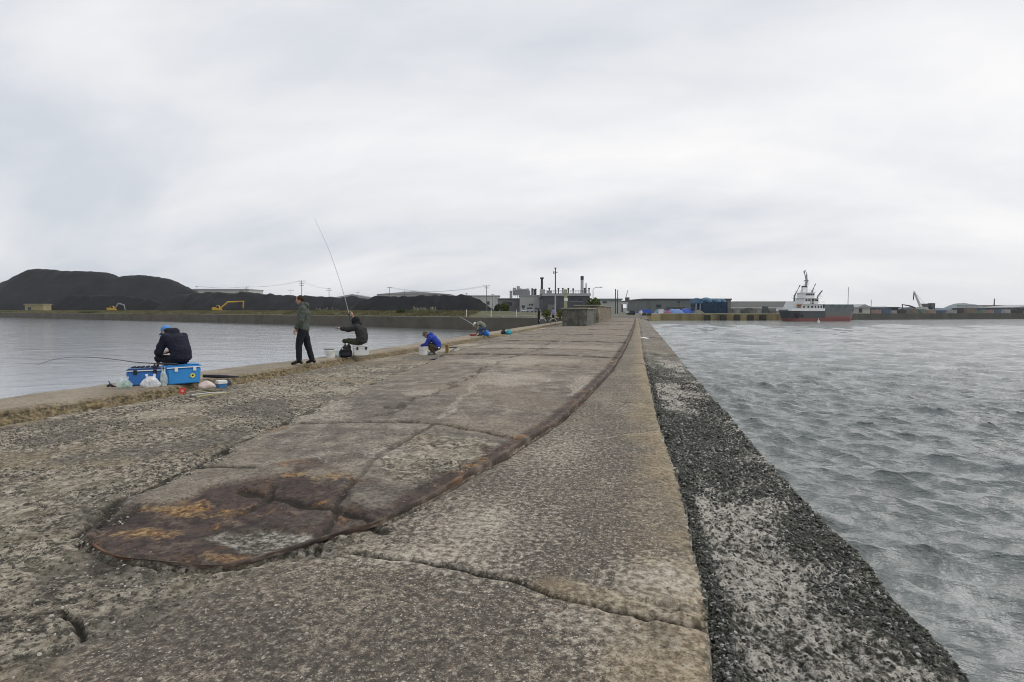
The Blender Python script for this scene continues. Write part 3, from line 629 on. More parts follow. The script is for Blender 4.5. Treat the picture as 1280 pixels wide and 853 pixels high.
# angle measured clockwise from the view axis
WX = RR*np.sin(TT-YAW); WY = RR*np.cos(TT-YAW)
chop = sstep(-9.4, 1.0, WX-0.0)
wz = np.zeros(WX.shape); rw = np.random.RandomState(5)
cell = np.maximum(RR*(R(80)/640), np.gradient(rs_)[:, None])
dX = np.zeros(WX.shape); dY = np.zeros(WX.shape)
for k in range(46):
    lam = 0.30*1.08**k; am = .027*lam**.80*min(1, (.9/lam)**.95); a = R(258)+rw.normal(0, .36); ph = rw.uniform(0, 6.28)
    kx, ky = math.cos(a)*2*math.pi/lam, math.sin(a)*2*math.pi/lam; f = sstep(1.2, 3.5, lam/cell); q = kx*WX+ky*WY+ph
    f = f*(1+2.2*sstep(50, 130, RR)*(lam > 2.2)); mod = .55+.9*vnoise(WX/(lam*3.1)+k*3.3, WY/(lam*3.1)-k, 500+k)
    wz += am*f*np.sin(q)*mod; s_ = .65*am*f*mod; dX += s_*math.cos(a)*np.cos(q); dY += s_*math.sin(a)*np.cos(q)
gain = .05+.95*chop*(1-.35*np.exp(-np.clip(WX-1.5, 0, 99)/2.0))
wz *= gain; dX *= gain; dY *= gain
water = grid_mesh('water', WX+dX, WY+dY, wz, water_material())
at_ = water.data.attributes.new('chop', 'FLOAT', 'POINT'); at_.data.foreach_set('value', chop.astype(np.float32).ravel()); tag(water, kind='structure')
# ------------------------------------------------------------------ land
M_QUAY = mat('quay_concrete_left', (.085, .077, .066), .9, .3, .35, .3, 3, stain=(.05, .05, .04))
BANK = [(-778, 416), (-345, 249.7), (-144.7, 167), (-63.9, 127.7), (-32.4, 111), (-15, 103), (-8.6, 100.5)]
QUAY = [(2.1, 100.5), (2.6, 150), (3.2, 212)]+[tuple(W(px, D, 0)[:2]) for px, D in ((825, 222), (985, 224), (1090, 240), (1280, 262), (1700, 330), (2600, 460))]
land_poly = BANK+QUAY+[(2700, 900), (2700, 2700), (-2700, 2700), (-2700, 1100)]
def ground_mat():
    m, nt, b = new_mat('yard_ground'); co = nt.nodes.new('ShaderNodeTexCoord').outputs['Object']
    n = tex(nt, 'ShaderNodeTexNoise', .06, co, Detail=8, Roughness=.65).outputs[0]; n2 = tex(nt, 'ShaderNodeTexNoise', .8, co, Detail=6).outputs[0]
    c = ramp(nt, n, [(.35, (.085, .075, .058)), (.5, (.13, .115, .09)), (.65, (.10, .10, .055))]); c = mix(nt, M('MULTIPLY', n2, .5, nt=nt), c, (.07, .065, .055))
    nt.links.new(c, b.inputs['Base Color']); b.inputs['Roughness'].default_value = .95; return m
M_GROUND = ground_mat()
lm = MB(); lm.slab(land_poly, -3, 2.42); tag(lm.build('ground', M_GROUND), kind='structure')
# hills far behind
def hill(name, x0, x1, D, top, col, seed, T=300, n=60):
    m = MB(); pts = []
    for i in range(n+1):
        t = i/n; px = x0+(x1-x0)*t; h = math.sin(math.pi*t)**.7; nn = fbm(np.array([px/18.]), np.array([seed*1.]), 4, seed)[0]
        pts.append((px, ZP(HY-(HY-top)*h*(.75+.5*nn), D)))
    vs = []; fs = []
    for px, zt in pts:
        a = W(px, D, 2.4); b_ = W(px, D+T*.5, zt); c_ = W(px, D+T, 2.4); vs += [a, a+(b_-a)*.6+Vector((0, 0, (zt-2.4)*.22)), b_, c_]
    for i in range(n):
        for j in range(3): fs.append((i*4+j, i*4+4+j, i*4+5+j, i*4+1+j))
    m.add(vs, fs); return tag(m.build(name, mat('hill_'+str(seed), col, .95, .2, .01), smooth=True, fix=False), kind='structure')
hill('hills', 1175, 1235, 1500, 379, (.12, .17, .17), 3); hill('hills', 1235, 1420, 1900, 380.5, (.17, .19, .20), 4); hill('hills', 1090, 1200, 1300, 384, (.08, .10, .10), 6)
hill('hills', 560, 830, 1500, 383, (.10, .12, .11), 8)
# sloping grassy berm above the left quay wall
def strip_mesh(name, line, offs, mat_, zs, kind='structure', seed=0, step=2.0, wob=.25, taper=0):
    pts = []
    for (ax, ay), (bx, by) in zip(line[:-1], line[1:]):
        L_ = math.hypot(bx-ax, by-ay); k = max(2, int(L_/step))
        pts += [(ax+(bx-ax)*i/k, ay+(by-ay)*i/k) for i in range(k)]
    pts.append(line[-1]); P = np.array(pts); T = np.gradient(P, axis=0); T /= np.linalg.norm(T, axis=1)[:, None]; Nn = np.stack([-T[:, 1], T[:, 0]], 1)
    k = len(offs); Xs = P[:, None, 0]+Nn[:, None, 0]*np.array(offs)[None]; Ys = P[:, None, 1]+Nn[:, None, 1]*np.array(offs)[None]
    Zs = np.repeat(np.array(zs)[None], len(P), 0)+(fbm(Xs/6, Ys/6, 4, seed)-.5)*wob*(np.array(zs) > 2.6)[None]
    if taper:
        t = np.clip((len(P)-1-np.arange(len(P)))*step/taper, 0, 1)[:, None]; Zs = 2.44+(Zs-2.44)*t
    o = grid_mesh(name, Xs, Ys, Zs, mat_); return tag(o, kind=kind)
def grass_mat():
    m, nt, b = new_mat('dry_grass'); co = nt.nodes.new('ShaderNodeTexCoord').outputs['Object']
    n = tex(nt, 'ShaderNodeTexNoise', .12, co, Detail=6, Roughness=.6).outputs[0]; n2 = tex(nt, 'ShaderNodeTexNoise', 1.5, co, Detail=8, Roughness=.75).outputs[0]
    c = ramp(nt, n, [(.36, (.065, .075, .03)), (.5, (.12, .115, .05)), (.62, (.19, .145, .075))]); c = mix(nt, ramp(nt, n2, [(.4, .8), (.6, 0.)]), c, (.04, .045, .022))
    nt.links.new(c, b.inputs['Base Color']); b.inputs['Roughness'].default_value = 1; return m
M_GRASS = grass_mat()
BL = BANK[:-2]+[(-26, 108.2)]
def wall_strip(name, line, z0, z1, t, mat_, seg=6.0, top=None):
    m = MB()
    pts = [Vector((*p, 0)) for p in line]
    for a, b_ in zip(pts[:-1], pts[1:]):
        d = (b_-a).normalized(); nn = Vector((-d.y, d.x, 0)); k = max(1, int((b_-a).length/seg))
        for i in range(k):
            p = a+(b_-a)*(i/k); q = a+(b_-a)*((i+1)/k); j = random.uniform(-.03, .03)
            if i == k-1 and b_ is not pts[-1]: pass
            g = d*.02
            m.add([v+Vector((0, 0, zz_)) for zz_ in (z0, z1+j) for v in (p-nn*.25+g, q-nn*.25-g, q+nn*t-g, p+nn*t+g)], [(3,2,1,0),(4,5,6,7),(0,1,5,4),(1,2,6,5),(2,3,7,6),(3,0,4,7)])
    return m.build(name, mat_)
tag(wall_strip('quay_wall', BANK, -2.6, 2.55, .9, mat('bank_wall', (.115, .103, .082), .9, .2, .25, .3, 4, stain=(.075, .072, .05))), 'long grey brown concrete quay wall across the calm water, below the coal heaps', 'quay wall')
tag(wall_strip('wall_coping', [tuple(Vector(p)+Vector((.1, .35))) for p in BANK[2:]], 2.57, 2.66, .35, mat('coping', (.25, .25, .22), .9, .2, 1)), 'pale thin coping running along the far quay wall top', 'coping')
strip_mesh('grass_bank', BL, [1.0, 3, 7, 12, 22, 40], M_GRASS, [2.46, 2.8, 3.35, 3.75, 3.8, 2.9], 'stuff', 11, taper=14)
ym = MB(); YP = [(-778+20, 416+38), (-345+16, 249.7+26), (-144.7+14, 167+26), (-63.9+14, 127.7+28), (-38, 136), (-28, 150), (-24, 300), (-30, 700), (-60, 2600), (-2600, 2600), (-2600, 1100)]
ym.slab(YP, 2.43, 3.02); tag(ym.build('yard_ground', M_GROUND), kind='structure')
# blades and tufts over the berm
def tufts(name, pts, h, w, mat_, seed, per=5):
    rs = np.random.RandomState(seed); vs = []; fs = []
    for (x, y, zb) in pts:
        for j in range(per):
            a = rs.uniform(0, 6.28); r0 = rs.uniform(0, w); bx, by = x+math.cos(a)*r0, y+math.sin(a)*r0; hh = h*rs.uniform(.5, 1.1); q = rs.uniform(0, 3.14); ww = .05+h*.05
            lx, ly = rs.normal(0, .25*h), rs.normal(0, .25*h); n_ = len(vs)
            vs += [(bx-math.cos(q)*ww, by-math.sin(q)*ww, zb-.1), (bx+math.cos(q)*ww, by+math.sin(q)*ww, zb-.1), (bx+lx, by+ly, zb+hh)]; fs.append((n_, n_+1, n_+2))
    m = MB(); m.v = vs; m.f = fs; return m.build(name, mat_, fix=False)
def along_bank(n, o0, o1, x0=-420, seed=3):
    rs = np.random.RandomState(seed); out = []; P = np.array(BL[::-1]); segs = list(zip(P[:-1], P[1:])); L_ = [np.linalg.norm(b_-a) for a, b_ in segs]; tot = min(sum(L_), 420)
    for i in range(n):
        s = tot*rs.beta(1, 1.7); k = 0
        while k < len(L_)-1 and s > L_[k]: s -= L_[k]; k += 1
        a, b_ = segs[k]; t = (b_-a)/L_[k]; nn = np.array([t[1], -t[0]]); p = a+t*s+nn*rs.uniform(o0, o1); out.append((p[0], p[1])) if p[0] < -34 else None
    return out
def berm_z(o): return float(np.interp(o, [1, 3, 7, 12, 22, 40], [2.46, 2.8, 3.35, 3.75, 3.8, 2.6]))
pp = []
for i in range(9):
    o0 = 1.5+i*1.2; pp += [(x, y, berm_z(o0+.6)) for x, y in along_bank(900, o0, o0+1.2, seed=20+i)]
tag(tufts('tall_grass', pp, .45, .4, mat('grass_blades', (.13, .12, .055), 1, .5, .15), 5), kind='stuff')
# ------------------------------------------------------------------ far shore
class Site:
    """a spot on the far shore: local x to the right, y away, z up, metres"""
    def __init__(s, px, D, base=2.5): s.px, s.D, s.b = px, D, base; s.m = D/F; s.loc = W(px, D, base)
    def x(s, px): return (px-s.px)*s.m
    def z(s, py): return ZP(py, s.D)-s.b
    def thing(s, name, label, cat, group=None): return thing(name, label, cat, s.loc, YAW, group)
M_COAL = mat('coal', (.010, .0112, .013), .95, .55, .11, .8, .7, stain=(.018, .019, .02))
M_COAL2 = mat('coal_fresh', (.004, .0045, .006), .95, .4, .08, .6, .5)
def heap(label, prof_px, D, T, mat_, seed, base=3.0, group='coal heaps behind the quay'):
    pxs = np.array([p[0] for p in prof_px], float); pys = np.array([p[1] for p in prof_px], float)
    s = Site((pxs[0]+pxs[-1])/2, D, base); n = 150; m_ = 26
    gx_ = np.linspace(pxs[0], pxs[-1], n); top = np.interp(gx_, pxs, pys)
    H = np.maximum(0, (HY-top)*(D+T+12)/F+EYE-base)
    v = np.linspace(-1, 1, m_); XX = np.repeat(((gx_-s.px)*s.m*(D+T+12)/D)[:, None], m_, 1)
    prof = np.clip(1-np.abs(v), 0, 1); prof = np.minimum(prof*1.18, 1)**.92
    XX = XX+(s.px-640)/F*(T+12); HH = H[:, None]*prof[None]; YY = v[None]*(H[:, None]*1.45+3)+T+12
    HH = HH+(fbm(XX/9, YY/9, 4, seed)-.5)*np.minimum(HH, 3)*.5; HH[:, 0] = -.5; HH[:, -1] = -.5
    rid = 1-np.abs(fbm(XX/7, YY/22, 4, seed+15)*2-1)*2; HH += (rid-.5)*np.minimum(HH, 4)*.22; gul = fbm(XX/3.2, YY/28, 3, seed+5); HH += (gul-.5)*np.minimum(HH, 3)*.5
    o = grid_mesh('coal_heap', XX, YY, HH, mat_); o.location = s.loc; o.rotation_euler = (0, 0, YAW)
    tag(o, label, 'coal heap', group)
heap('tallest twin-peaked dark coal heap at the far left of the shore', [(-90,392),(-40,372),(0,360),(25,348),(47,338.5),(75,338.5),(95,340.5),(118,341),(135,341.5),(150,347),(170,345),(195,346),(212,350),(228,357),(248,366),(262,378),(272,389)], 400, 45, M_COAL, 3)
heap('low black coal heap in front of the tallest one, beside the first excavator', [(40,390),(58,380),(75,372.5),(95,370),(125,369.5),(160,371),(190,375),(206,382),(216,389)], 340, 8, M_COAL2, 4)
heap('long dark coal heap running behind the second excavator and the standing angler', [(196,390),(215,372),(235,366.5),(262,366),(300,366.5),(330,368),(362,370.5),(420,371.5),(440,371),(458,374),(480,390)], 300, 14, M_COAL, 5)
heap('black rounded coal heap at the right end of the row, before the grey plant', [(432,390),(450,374),(480,371),(520,372),(538,369.5),(560,369),(588,370.5),(602,377),(612,384),(620,390)], 255, 10, M_COAL2, 6)
# ---- generic materials
M_CORR = mat('corrugated_grey', (.44, .44, .43), .7, .15, .15, stain=(.30, .28, .26), streak=True); M_CORRD = mat('corrugated_dark', (.075, .075, .085), .7, .2, .2)
M_PALE = mat('pale_cladding', (.46, .46, .43), .7, .12, .15, streak=True, stain=(.34, .33, .30)); M_ROOF = mat('roof_sheet', (.30, .305, .31), .6, .1, .1)
M_GREEN = mat('green_grey_cladding', (.135, .15, .145), .75, .15, .2, streak=True, stain=(.10, .11, .11)); M_STEEL = mat('galvanised', (.32, .33, .34), .5, .15, 2)
M_DARK = mat('dark_steel', (.055, .055, .06), .6, .2, 2); M_WIN = mat('window_dark', (.03, .035, .045), .2, .1, 2); M_POLE = mat('pole_concrete', (.13, .125, .12), .8, .1, 2)
M_BROWN = mat('brown_roof', (.10, .085, .075), .8, .2, .2); M_WHITE = mat('white_paint', (.72, .73, .72), .5, .05, .6); M_TARP = mat('blue_tarp', (.04, .10, .42), .5, .2, 1.2, .3, 3)
M_TARP2 = mat('faded_blue_tarp', (.13, .22, .46), .6, .25, 1.2, .3, 3); M_NET = mat('navy_netting', (.022, .05, .095), .8, .35, .5)
M_YEL = mat('machine_yellow', (.52, .32, .035), .5, .15, 1); M_BLACK = mat('black_rubber', (.018, .018, .02), .7, .2, 4)
M_TANK = mat('tank_grey', (.34, .345, .345), .5, .15, .5)
def corrugated(m, x0, x1, y0, z0, z1, pitch):
    n = max(2, int((x1-x0)/pitch))
    for i in range(n):
        a = x0+(x1-x0)*i/n; w = (x1-x0)/n
        m.box(a+w*.25, a+w*.75, y0-.08, y0+.02, z0, z1)
def building(name, label, cat, px0, px1, ptop, D, depth, wall, roof, base=2.5, pitch=0, wins=(), doors=(), kind='flat', group=None, ribs=0, roofh=None, stripe=None):
    s = Site((px0+px1)/2, D, base); r = s.thing(name, label, cat, group); x0, x1, h = s.x(px0), s.x(px1), s.z(ptop)
    rh = roofh if roofh else max(.5, h*.05)
    m = MB(); m.box(x0, x1, 0, depth, -.2, h-rh)
    if ribs: corrugated(m, x0, x1, 0, 0, h-rh-.1, ribs)
    m.build('wall', wall, r)
    m = MB()
    if kind == 'flat': m.box(x0-.4, x1+.4, -.5, depth+.4, h-rh+.003, h)
    else: m.prism([(x0-.6, h-rh), (x1+.6, h-rh), (x1+.6, h-rh+.15), ((x0+x1)/2, h), (x0-.6, h-rh+.15)], -.8, depth+.5)
    rf = m.build('roof', roof, r)
    if stripe:
        m = MB(); m.box(x0-.05, x1+.05, -.16, -.1, s.z(stripe[1]), s.z(stripe[0])); m.build('wall_band', stripe[2], r)
    for (a, b_, t, q) in wins:
        m = MB(); m.box(s.x(a), s.x(b_), -.14, .05, s.z(q), s.z(t)); w_ = m.build('window', M_WIN, r)
        m = MB(); z0, z1 = s.z(q), s.z(t); m.box(s.x(a)-.1, s.x(b_)+.1, -.22, -.15, z0-.16, z0-.02); m.build('sill', M_STEEL, w_)
    for (a, b_, t, q) in doors:
        m = MB(); m.box(s.x(a), s.x(b_), -.16, .05, max(-.1, s.z(q)), s.z(t)); m.build('door', M_CORRD, r)
    return s, r
# long sheds seen over the heaps
building('warehouse', 'long pale warehouse roof showing above the coal on the left', 'warehouse', 243, 312, 361.5, 520, 30, M_CORR, M_ROOF, pitch=1, wins=[(262,275,366,369)])
building('warehouse', 'low grey warehouse with a long ridge behind the middle coal heap', 'warehouse', 404, 478, 368, 500, 30, M_CORR, M_ROOF, kind='gable', roofh=5)
building('warehouse', 'wide grey-green warehouse behind the right coal heap, under two lamp poles', 'warehouse', 472, 562, 364.5, 480, 40, M_CORR, M_ROOF, kind='gable', roofh=2.5, ribs=3)
building('warehouse', 'grey shed with flat roof right of the rounded black heap', 'shed', 585, 624, 369.5, 430, 24, M_CORR, M_ROOF, ribs=2.5, wins=[(608,612,377,381)])
building('pump_house', 'small yellowish windowless concrete box at the foot of the tallest heap', 'hut', 32, 55, 380, 338, 6, mat('yellow_concrete', (.30, .26, .15), .9, .15, .4), mat('yellow_concrete', (.30, .26, .15)), base=3.0, doors=[(36,40,384,389)])
# plant
s, r = building('factory', 'low dark grey factory hall left of the pipe-topped one', 'factory', 622, 652, 373, 330, 25, mat('mauve_wall', (.17, .16, .17), .8, .15, .2), M_ROOF, ribs=2, wins=[(630,640,378,383)])
s, r = building('factory', 'pale grey corrugated factory hall carrying steel tanks and pipework', 'factory', 650, 678, 369, 310, 25, M_CORR, M_ROOF, ribs=1.2, wins=[(661,663,380,382),(664,666,380,382),(652,656,382,385)])
m = MB()
for (a, b_, t, q) in ((637,640,364,373),(641,646,362,369),(646,652,360.5,369),(652,659,361,369),(659,663,363,369)): m.box(s.x(a), s.x(b_), 4, 10, s.z(q), s.z(t))
m.build('equipment_deck', M_TANK, r)
m = MB()
for px_, t in ((643,359.5),(648,357.5),(654,361),(660,360.5)): m.cyl(s.x(px_), 6, s.z(369), s.z(t), .9, .9)
for a, b_, t in ((638,661,364),(641,662,366.5),(645,659,362.2)): m.box(s.x(a), s.x(b_), 3.6, 3.9, s.z(t)-.15, s.z(t)+.15)
for px_ in range(638, 663, 3): m.box(s.x(px_)-.12, s.x(px_)+.12, 3.5, 3.8, s.z(373), s.z(363))
m.build('pipework', M_STEEL, r)
for a, t in ((665.5,361.5),(668,362.5),(670,362)):
    m = MB(); m.cyl(s.x(a), 5, s.z(369), s.z(t), .45); m.cyl(s.x(a), 5, s.z(t), s.z(t)+.6, .75, .3); m.build('vent', M_DARK, r)
s, r = building('factory', 'dark factory block with a railed roof, round vents and two tall stacks', 'factory', 678, 737, 367, 280, 30, M_CORRD, M_STEEL, ribs=1.5, roofh=1.3, wins=[(712,728,372,377)])
m = MB(); zt = s.z(367)
for px_ in np.arange(679, 737, 2.1): m.box(s.x(px_)-.05, s.x(px_)+.05, .1, .2, zt, zt+1.5)
for k in (.75, 1.45): m.box(s.x(679), s.x(736.5), .12, .18, zt+k-.05, zt+k+.05)
m.build('railing', M_DARK, r)
for px_, t in ((687,360.5),(698.5,361),(704,361),(711,361),(717,361.5),(731.5,361),(737,361)):
    m = MB(); m.cyl(s.x(px_), 3, zt, s.z(t), .28); m.ell((s.x(px_), 3, s.z(t)), (.55, .55, .45)); m.build('vent', M_DARK, r)
m = MB(); m.cyl(s.x(677.5), 2, zt-3, s.z(349), .7, .55); m.cyl(s.x(677.5), 2, s.z(349), s.z(349)+.8, .9, .9); m.build('chimney', M_DARK, r)
m = MB(); m.cyl(s.x(728.5), 4, zt, s.z(345.5), .75, .75); ch = m.build('chimney', mat('stack_pale', (.42, .42, .43), .6, .1, 1), r)
m = MB(); m.cyl(s.x(728.5), 4, s.z(350), s.z(345), .79, .79); m.build('chimney_cap', M_DARK, ch)
m = MB(); m.cyl(s.x(733.5), 4, zt, s.z(354), .3, .25); m.build('chimney', M_DARK, r)
m = MB(); m.box(s.x(675), s.x(681), -.4, 4, zt-.2, s.z(362)); m.box(s.x(684), s.x(690), 2, 5, zt, s.z(363.5)); m.build('plant_box', M_TANK, r)
m = MB(); m.box(s.x(684), s.x(694), -3, -.3, 0, s.z(381)); m.build('lean_to', mat('mid_grey', (.14, .14, .14), .8, .2, .3), r)
# white and yellow tower in front of the dark block
s = Site(707, 262, 2.5); r = s.thing('gauge_tower', 'slim pale tower with a white square panel in front of the dark factory', 'tower')
m = MB(); m.box(s.x(705.2), s.x(709), 0, 2.2, -.2, s.z(362)); m.build('shaft', mat('lime_wall', (.33, .34, .22), .8, .15, .4), r)
m = MB(); m.box(s.x(705), s.x(709.5), -.2, -.05, s.z(376.5), s.z(373)); m.build('panel', M_WHITE, r)
m = MB(); m.box(s.x(704.7), s.x(709.5), -.3, 2.5, s.z(367), s.z(366)); m.build('collar', M_PALE, r)
building('office', 'pale flat-roofed building with two thin flues, behind the concrete wall blocks', 'building', 750, 776.5, 373.5, 250, 16, mat('pale_green_wall', (.36, .38, .35), .7, .1, .3), mat('teal_trim', (.12, .17, .17), .7, .1, 1), roofh=.7, wins=[(753,758,377,379)])
for px_ in (769, 771.8):
    s = Site(px_, 246, 2.5); tag(MB().cyl(0, 0, 0, s.z(361.5 if px_ < 770 else 362.5), .22, .18).build('flue', M_DARK), 'thin dark flue, '+('left' if px_ < 770 else 'right')+' one of the pair beside the pale flat-roofed building', 'flue', 'pair of thin flues').location = s.loc
# conveyor and tower at the end
s = Site(790, 420, 2.5); r = s.thing('conveyor_bridge', 'raised grey conveyor gallery on legs beyond the end of the breakwater', 'conveyor')
m = MB(); m.box(s.x(776), s.x(806), 0, 4, s.z(380.5), s.z(377.5)); m.build('gallery', M_CORR, r)
m = MB(); m.box(s.x(776), s.x(806), -.3, 4.3, s.z(377.5)+.01, s.z(376.3)); m.build('roof', M_BROWN, r)
for px_ in (778, 786, 794, 802): m = MB(); m.frust(s.x(px_), 2, -.2, s.z(380.5), .8, .8, .4, .4); m.build('leg', M_DARK, r)
s = Site(784, 440, 2.5); r = s.thing('harbour_crane', 'small distant crane with a dark cab just above the conveyor gallery', 'crane')
m = MB(); m.box(s.x(782), s.x(786.5), 0, 3, s.z(377), s.z(372)); m.build('cab', M_DARK, r); m = MB(); m.tube([(s.x(782.5), 1.5, s.z(372)), (s.x(784.8), 1.5, s.z(363))], .3, 6); m.build('boom', M_CORR, r)
m = MB(); m.box(s.x(783.5), s.x(785.2), .8, 2, 0, s.z(377)); m.build('mast', M_STEEL, r)
# right-hand quay
tag(wall_strip('quay_wall', QUAY[2:5], -2.6, 2.5, .9, mat('yellow_quay', (.20, .165, .085), .9, .4, .25, streak=True, stain=(.07, .065, .045)), 4.0), 'yellow and ochre stained quay wall below the blue tarpaulins', 'quay wall')
tag(wall_strip('quay_wall', QUAY[4:9], -2.6, 2.6, .9, mat('dark_quay', (.08, .08, .07), .9, .3, .2, streak=True), 4.0), 'dark low quay wall right of the ship below the distant sheds', 'quay wall')
tag(wall_strip('quay_wall', QUAY[:3], -2.6, 2.45, .6, mat('end_quay', (.13, .12, .10), .9, .3, .3), 5.0), 'grey side wall of the landing at the root of the breakwater', 'quay wall')
tag(wall_strip('quay_kerb', [tuple(Vector(p)+Vector((0, .5))) for p in QUAY[2:5]], 2.52, 2.80, .4, mat('pale_kerb', (.30, .31, .22), .9, .2, .3), 8), 'pale kerb running along the top of the yellow quay wall', 'kerb')
# tyre fenders on the yellow quay
f0 = None
for i, px_ in enumerate((884, 904, 921, 938, 953)):
    p = W(px_, 221.4, 1.4)
    if f0 is None:
        m = MB(); m.box(-1.2, 1.2, -.35, .3, -1.5, .7); f0 = m.build('fender', mat('fender', (.035, .035, .025), .9, .3, 1), bevel=.1); f0.rotation_euler = (0, 0, YAW); o = f0
    else: o = f0.copy(); COL.objects.link(o)
    o.location = p; tag(o, 'dark rubber fender on the yellow quay wall below %s' % ('the blue netted scaffold', 'the right edge of the netted scaffold', 'the long roofed shed', 'the middle of the long roofed shed', 'the shed end by the ship')[i], 'fender', 'fenders on the quay wall')
s, r = building('warehouse', 'large green-grey warehouse behind the blue tarpaulins', 'warehouse', 804, 913, 373.5, 300, 40, M_GREEN, M_DARK, roofh=.7, ribs=2.2, wins=[(846,849,377,379),(820,826,381,385),(870,876,380,383)], doors=[(832,856,384,392)])
s, r = building('warehouse', 'long low shed with a pale roof between the netted scaffold and the ship', 'warehouse', 908, 1000, 377, 330, 30, mat('shed_grey', (.20, .20, .195), .8, .15, .2), mat('roof_grey', (.27, .27, .265), .7, .1, .2), roofh=3.2, ribs=3, doors=[(912,916,386,391),(930,940,385,391),(952,960,385,391)], stripe=(384.2,385.6,M_WHITE))
# blue netted scaffold
s = Site(890, 232, 2.5); r = s.thing('netted_scaffold', 'tall stack wrapped in dark navy netting on the quay, lumpy blue tarps on top', 'scaffold')
m = MB(); m.box(s.x(872), s.x(909), 0, 9, -.1, s.z(377.5)); 
for px_ in range(872, 910, 3): m.box(s.x(px_)-.12, s.x(px_)+.12, -.2, -.05, 0, s.z(377.5))
for t in (381, 385, 389): m.box(s.x(872), s.x(909), -.25, -.21, s.z(t)-.08, s.z(t)+.08)
m.build('net', M_NET, r)
m = MB()
for a, w, t in ((874,5,373.5),(886,7,373),(898,6,374.2),(905,4,374.5)): m.ell((s.x(a), 4, s.z(377.4)), (w*s.m, 4.5, s.z(t)-s.z(377.4)+.4), 8, 14)
m.box(s.x(868), s.x(877), -1, 6, s.z(379.5), s.z(374)); m.build('tarp_top', mat('tarp_teal', (.05, .12, .20), .6, .4, .5), r)
m = MB()
for a in (869, 874): m.box(s.x(a)-.15, s.x(a)+.15, -.8, -.5, 0, s.z(379)); 
m.build('post', M_STEEL, r)
# tarpaulin-covered piles
def pile(px0, px1, top, D, mat_, label, seed, base=2.5):
    s = Site((px0+px1)/2, D, base); n, k = 26, 12; u = np.linspace(-1, 1, n)[:, None]; v = np.linspace(-1, 1, k)[None]
    hx = (px1-px0)/2*s.m; h = s.z(top); Z = h*np.clip((1-np.abs(u)**3.2), 0, 1)*np.clip((1-np.abs(v)**3), 0, 1)
    XX = u*hx+v*0; YY = v*2.5+u*0+3; Z = Z*(.75+.5*fbm(XX/1.6, YY/1.6, 3, seed)); Z[0] = Z[-1] = -.2; Z[:, 0] = Z[:, -1] = -.2
    o = grid_mesh('tarpaulin_pile', XX, YY, Z, mat_); o.location = s.loc; o.rotation_euler = (0, 0, YAW); tag(o, label, 'tarpaulin', 'tarpaulin-covered piles on the quay')
pile(836, 857, 386.6, 229, M_TARP2, 'pale blue tarpaulin pile on the quay, widest and in the middle of the row', 1)
pile(852, 869, 386, 231, M_TARP, 'bright blue tarpaulin pile just left of the netted scaffold', 2)
pile(820, 834, 386.8, 229, M_TARP2, 'greyish blue tarpaulin pile beside a white crate', 3)
pile(829, 842, 388.8, 228.5, mat('red_blue_sheet', (.20, .06, .12), .7, .3, 1), 'low maroon sheeted pile between the blue tarpaulins', 4)
pile(868, 882, 388, 229, mat('grey_scrap', (.16, .15, .13), .9, .5, 2), 'grey scrap pile in front of the netted scaffold', 5)
s = Site(826, 229, 2.5); m = MB(); m.box(s.x(823), s.x(828), -1, 1, 0, s.z(387.2)); m.box(s.x(822.6), s.x(828.4), -1.2, 1.2, s.z(387.2), s.z(386.7)); o = m.build('storage_crate', M_WHITE); o.location = s.loc; o.rotation_euler = (0, 0, YAW); tag(o, 'white box standing among the blue tarpaulins on the quay', 'crate')
s = Site(808, 170, 2.45); r = s.thing('tarp_shelter', 'small shelter with a bright blue tarpaulin roof at the root of the breakwater', 'shelter')
m = MB(); m.prism([(s.x(800.5), s.z(391.3)), (s.x(816), s.z(391)), (s.x(814), s.z(387.4)), (s.x(803), s.z(387.2))], 0, 3.5); m.build('roof', M_TARP, r)
for a in (802, 808, 814.5): m = MB(); m.box(s.x(a)-.06, s.x(a)+.06, .2, .35, -.1, s.z(391)); m.build('post', M_STEEL, r)
m = MB(); m.box(s.x(804), s.x(815), 1, 3.2, -.1, s.z(392)); m.build('back_wall', mat('moss_wall', (.07, .09, .05), .9, .4, .6), r)
# parked vans and clutter behind the breakwater end
def vehicle(px0, px1, top, D, mat_, label, cat='van', base=2.45):
    s = Site((px0+px1)/2, D, base); r = s.thing('parked_'+cat.replace(' ', '_'), label, cat, 'vehicles parked beyond the breakwater'); a, b_, h = s.x(px0), s.x(px1), s.z(top); l = b_-a
    m = MB(); m.prism([(a, .45), (b_, .45), (b_, h*.55), (b_-l*.10, h*.62), (b_-l*.22, h), (a+l*.05, h), (a, h*.6)], 0, 1.7); m.build('body', mat_, r, bevel=.05)
    m = MB(); m.prism([(a+l*.1, h*.62), (b_-l*.16, h*.62), (b_-l*.25, h*.92), (a+l*.1, h*.92)], -.02, 1.72); m.build('window', M_WIN, r)
    for q in (.2, .78):
        m = MB(); m.tube([(a+l*q, -.04, .33), (a+l*q, 1.74, .33)], .33, 14); m.build('wheel', M_BLACK, r)
    return r
vehicle(787, 794, 388.5, 185, mat('van_blue', (.03, .06, .09), .4, .1, 2), 'dark blue van parked beyond the end of the breakwater, left of the blue shelter')
vehicle(784, 788.6, 389.2, 200, M_WHITE, 'small white van half behind the dark blue one', 'van')
vehicle(658, 667, 384, 240, mat('car_silver', (.38, .40, .42), .4, .1, 2), 'silver van parked before the pale corrugated factory hall', 'van', 3.02)
vehicle(668, 676, 384.5, 236, mat('car_grey', (.20, .22, .24), .4, .1, 2), 'grey van parked right of the silver one by the factory', 'van', 3.02)
vehicle(652, 657, 385.2, 238, M_WHITE, 'white car at the left end of the vehicles by the factory', 'car', 3.02)
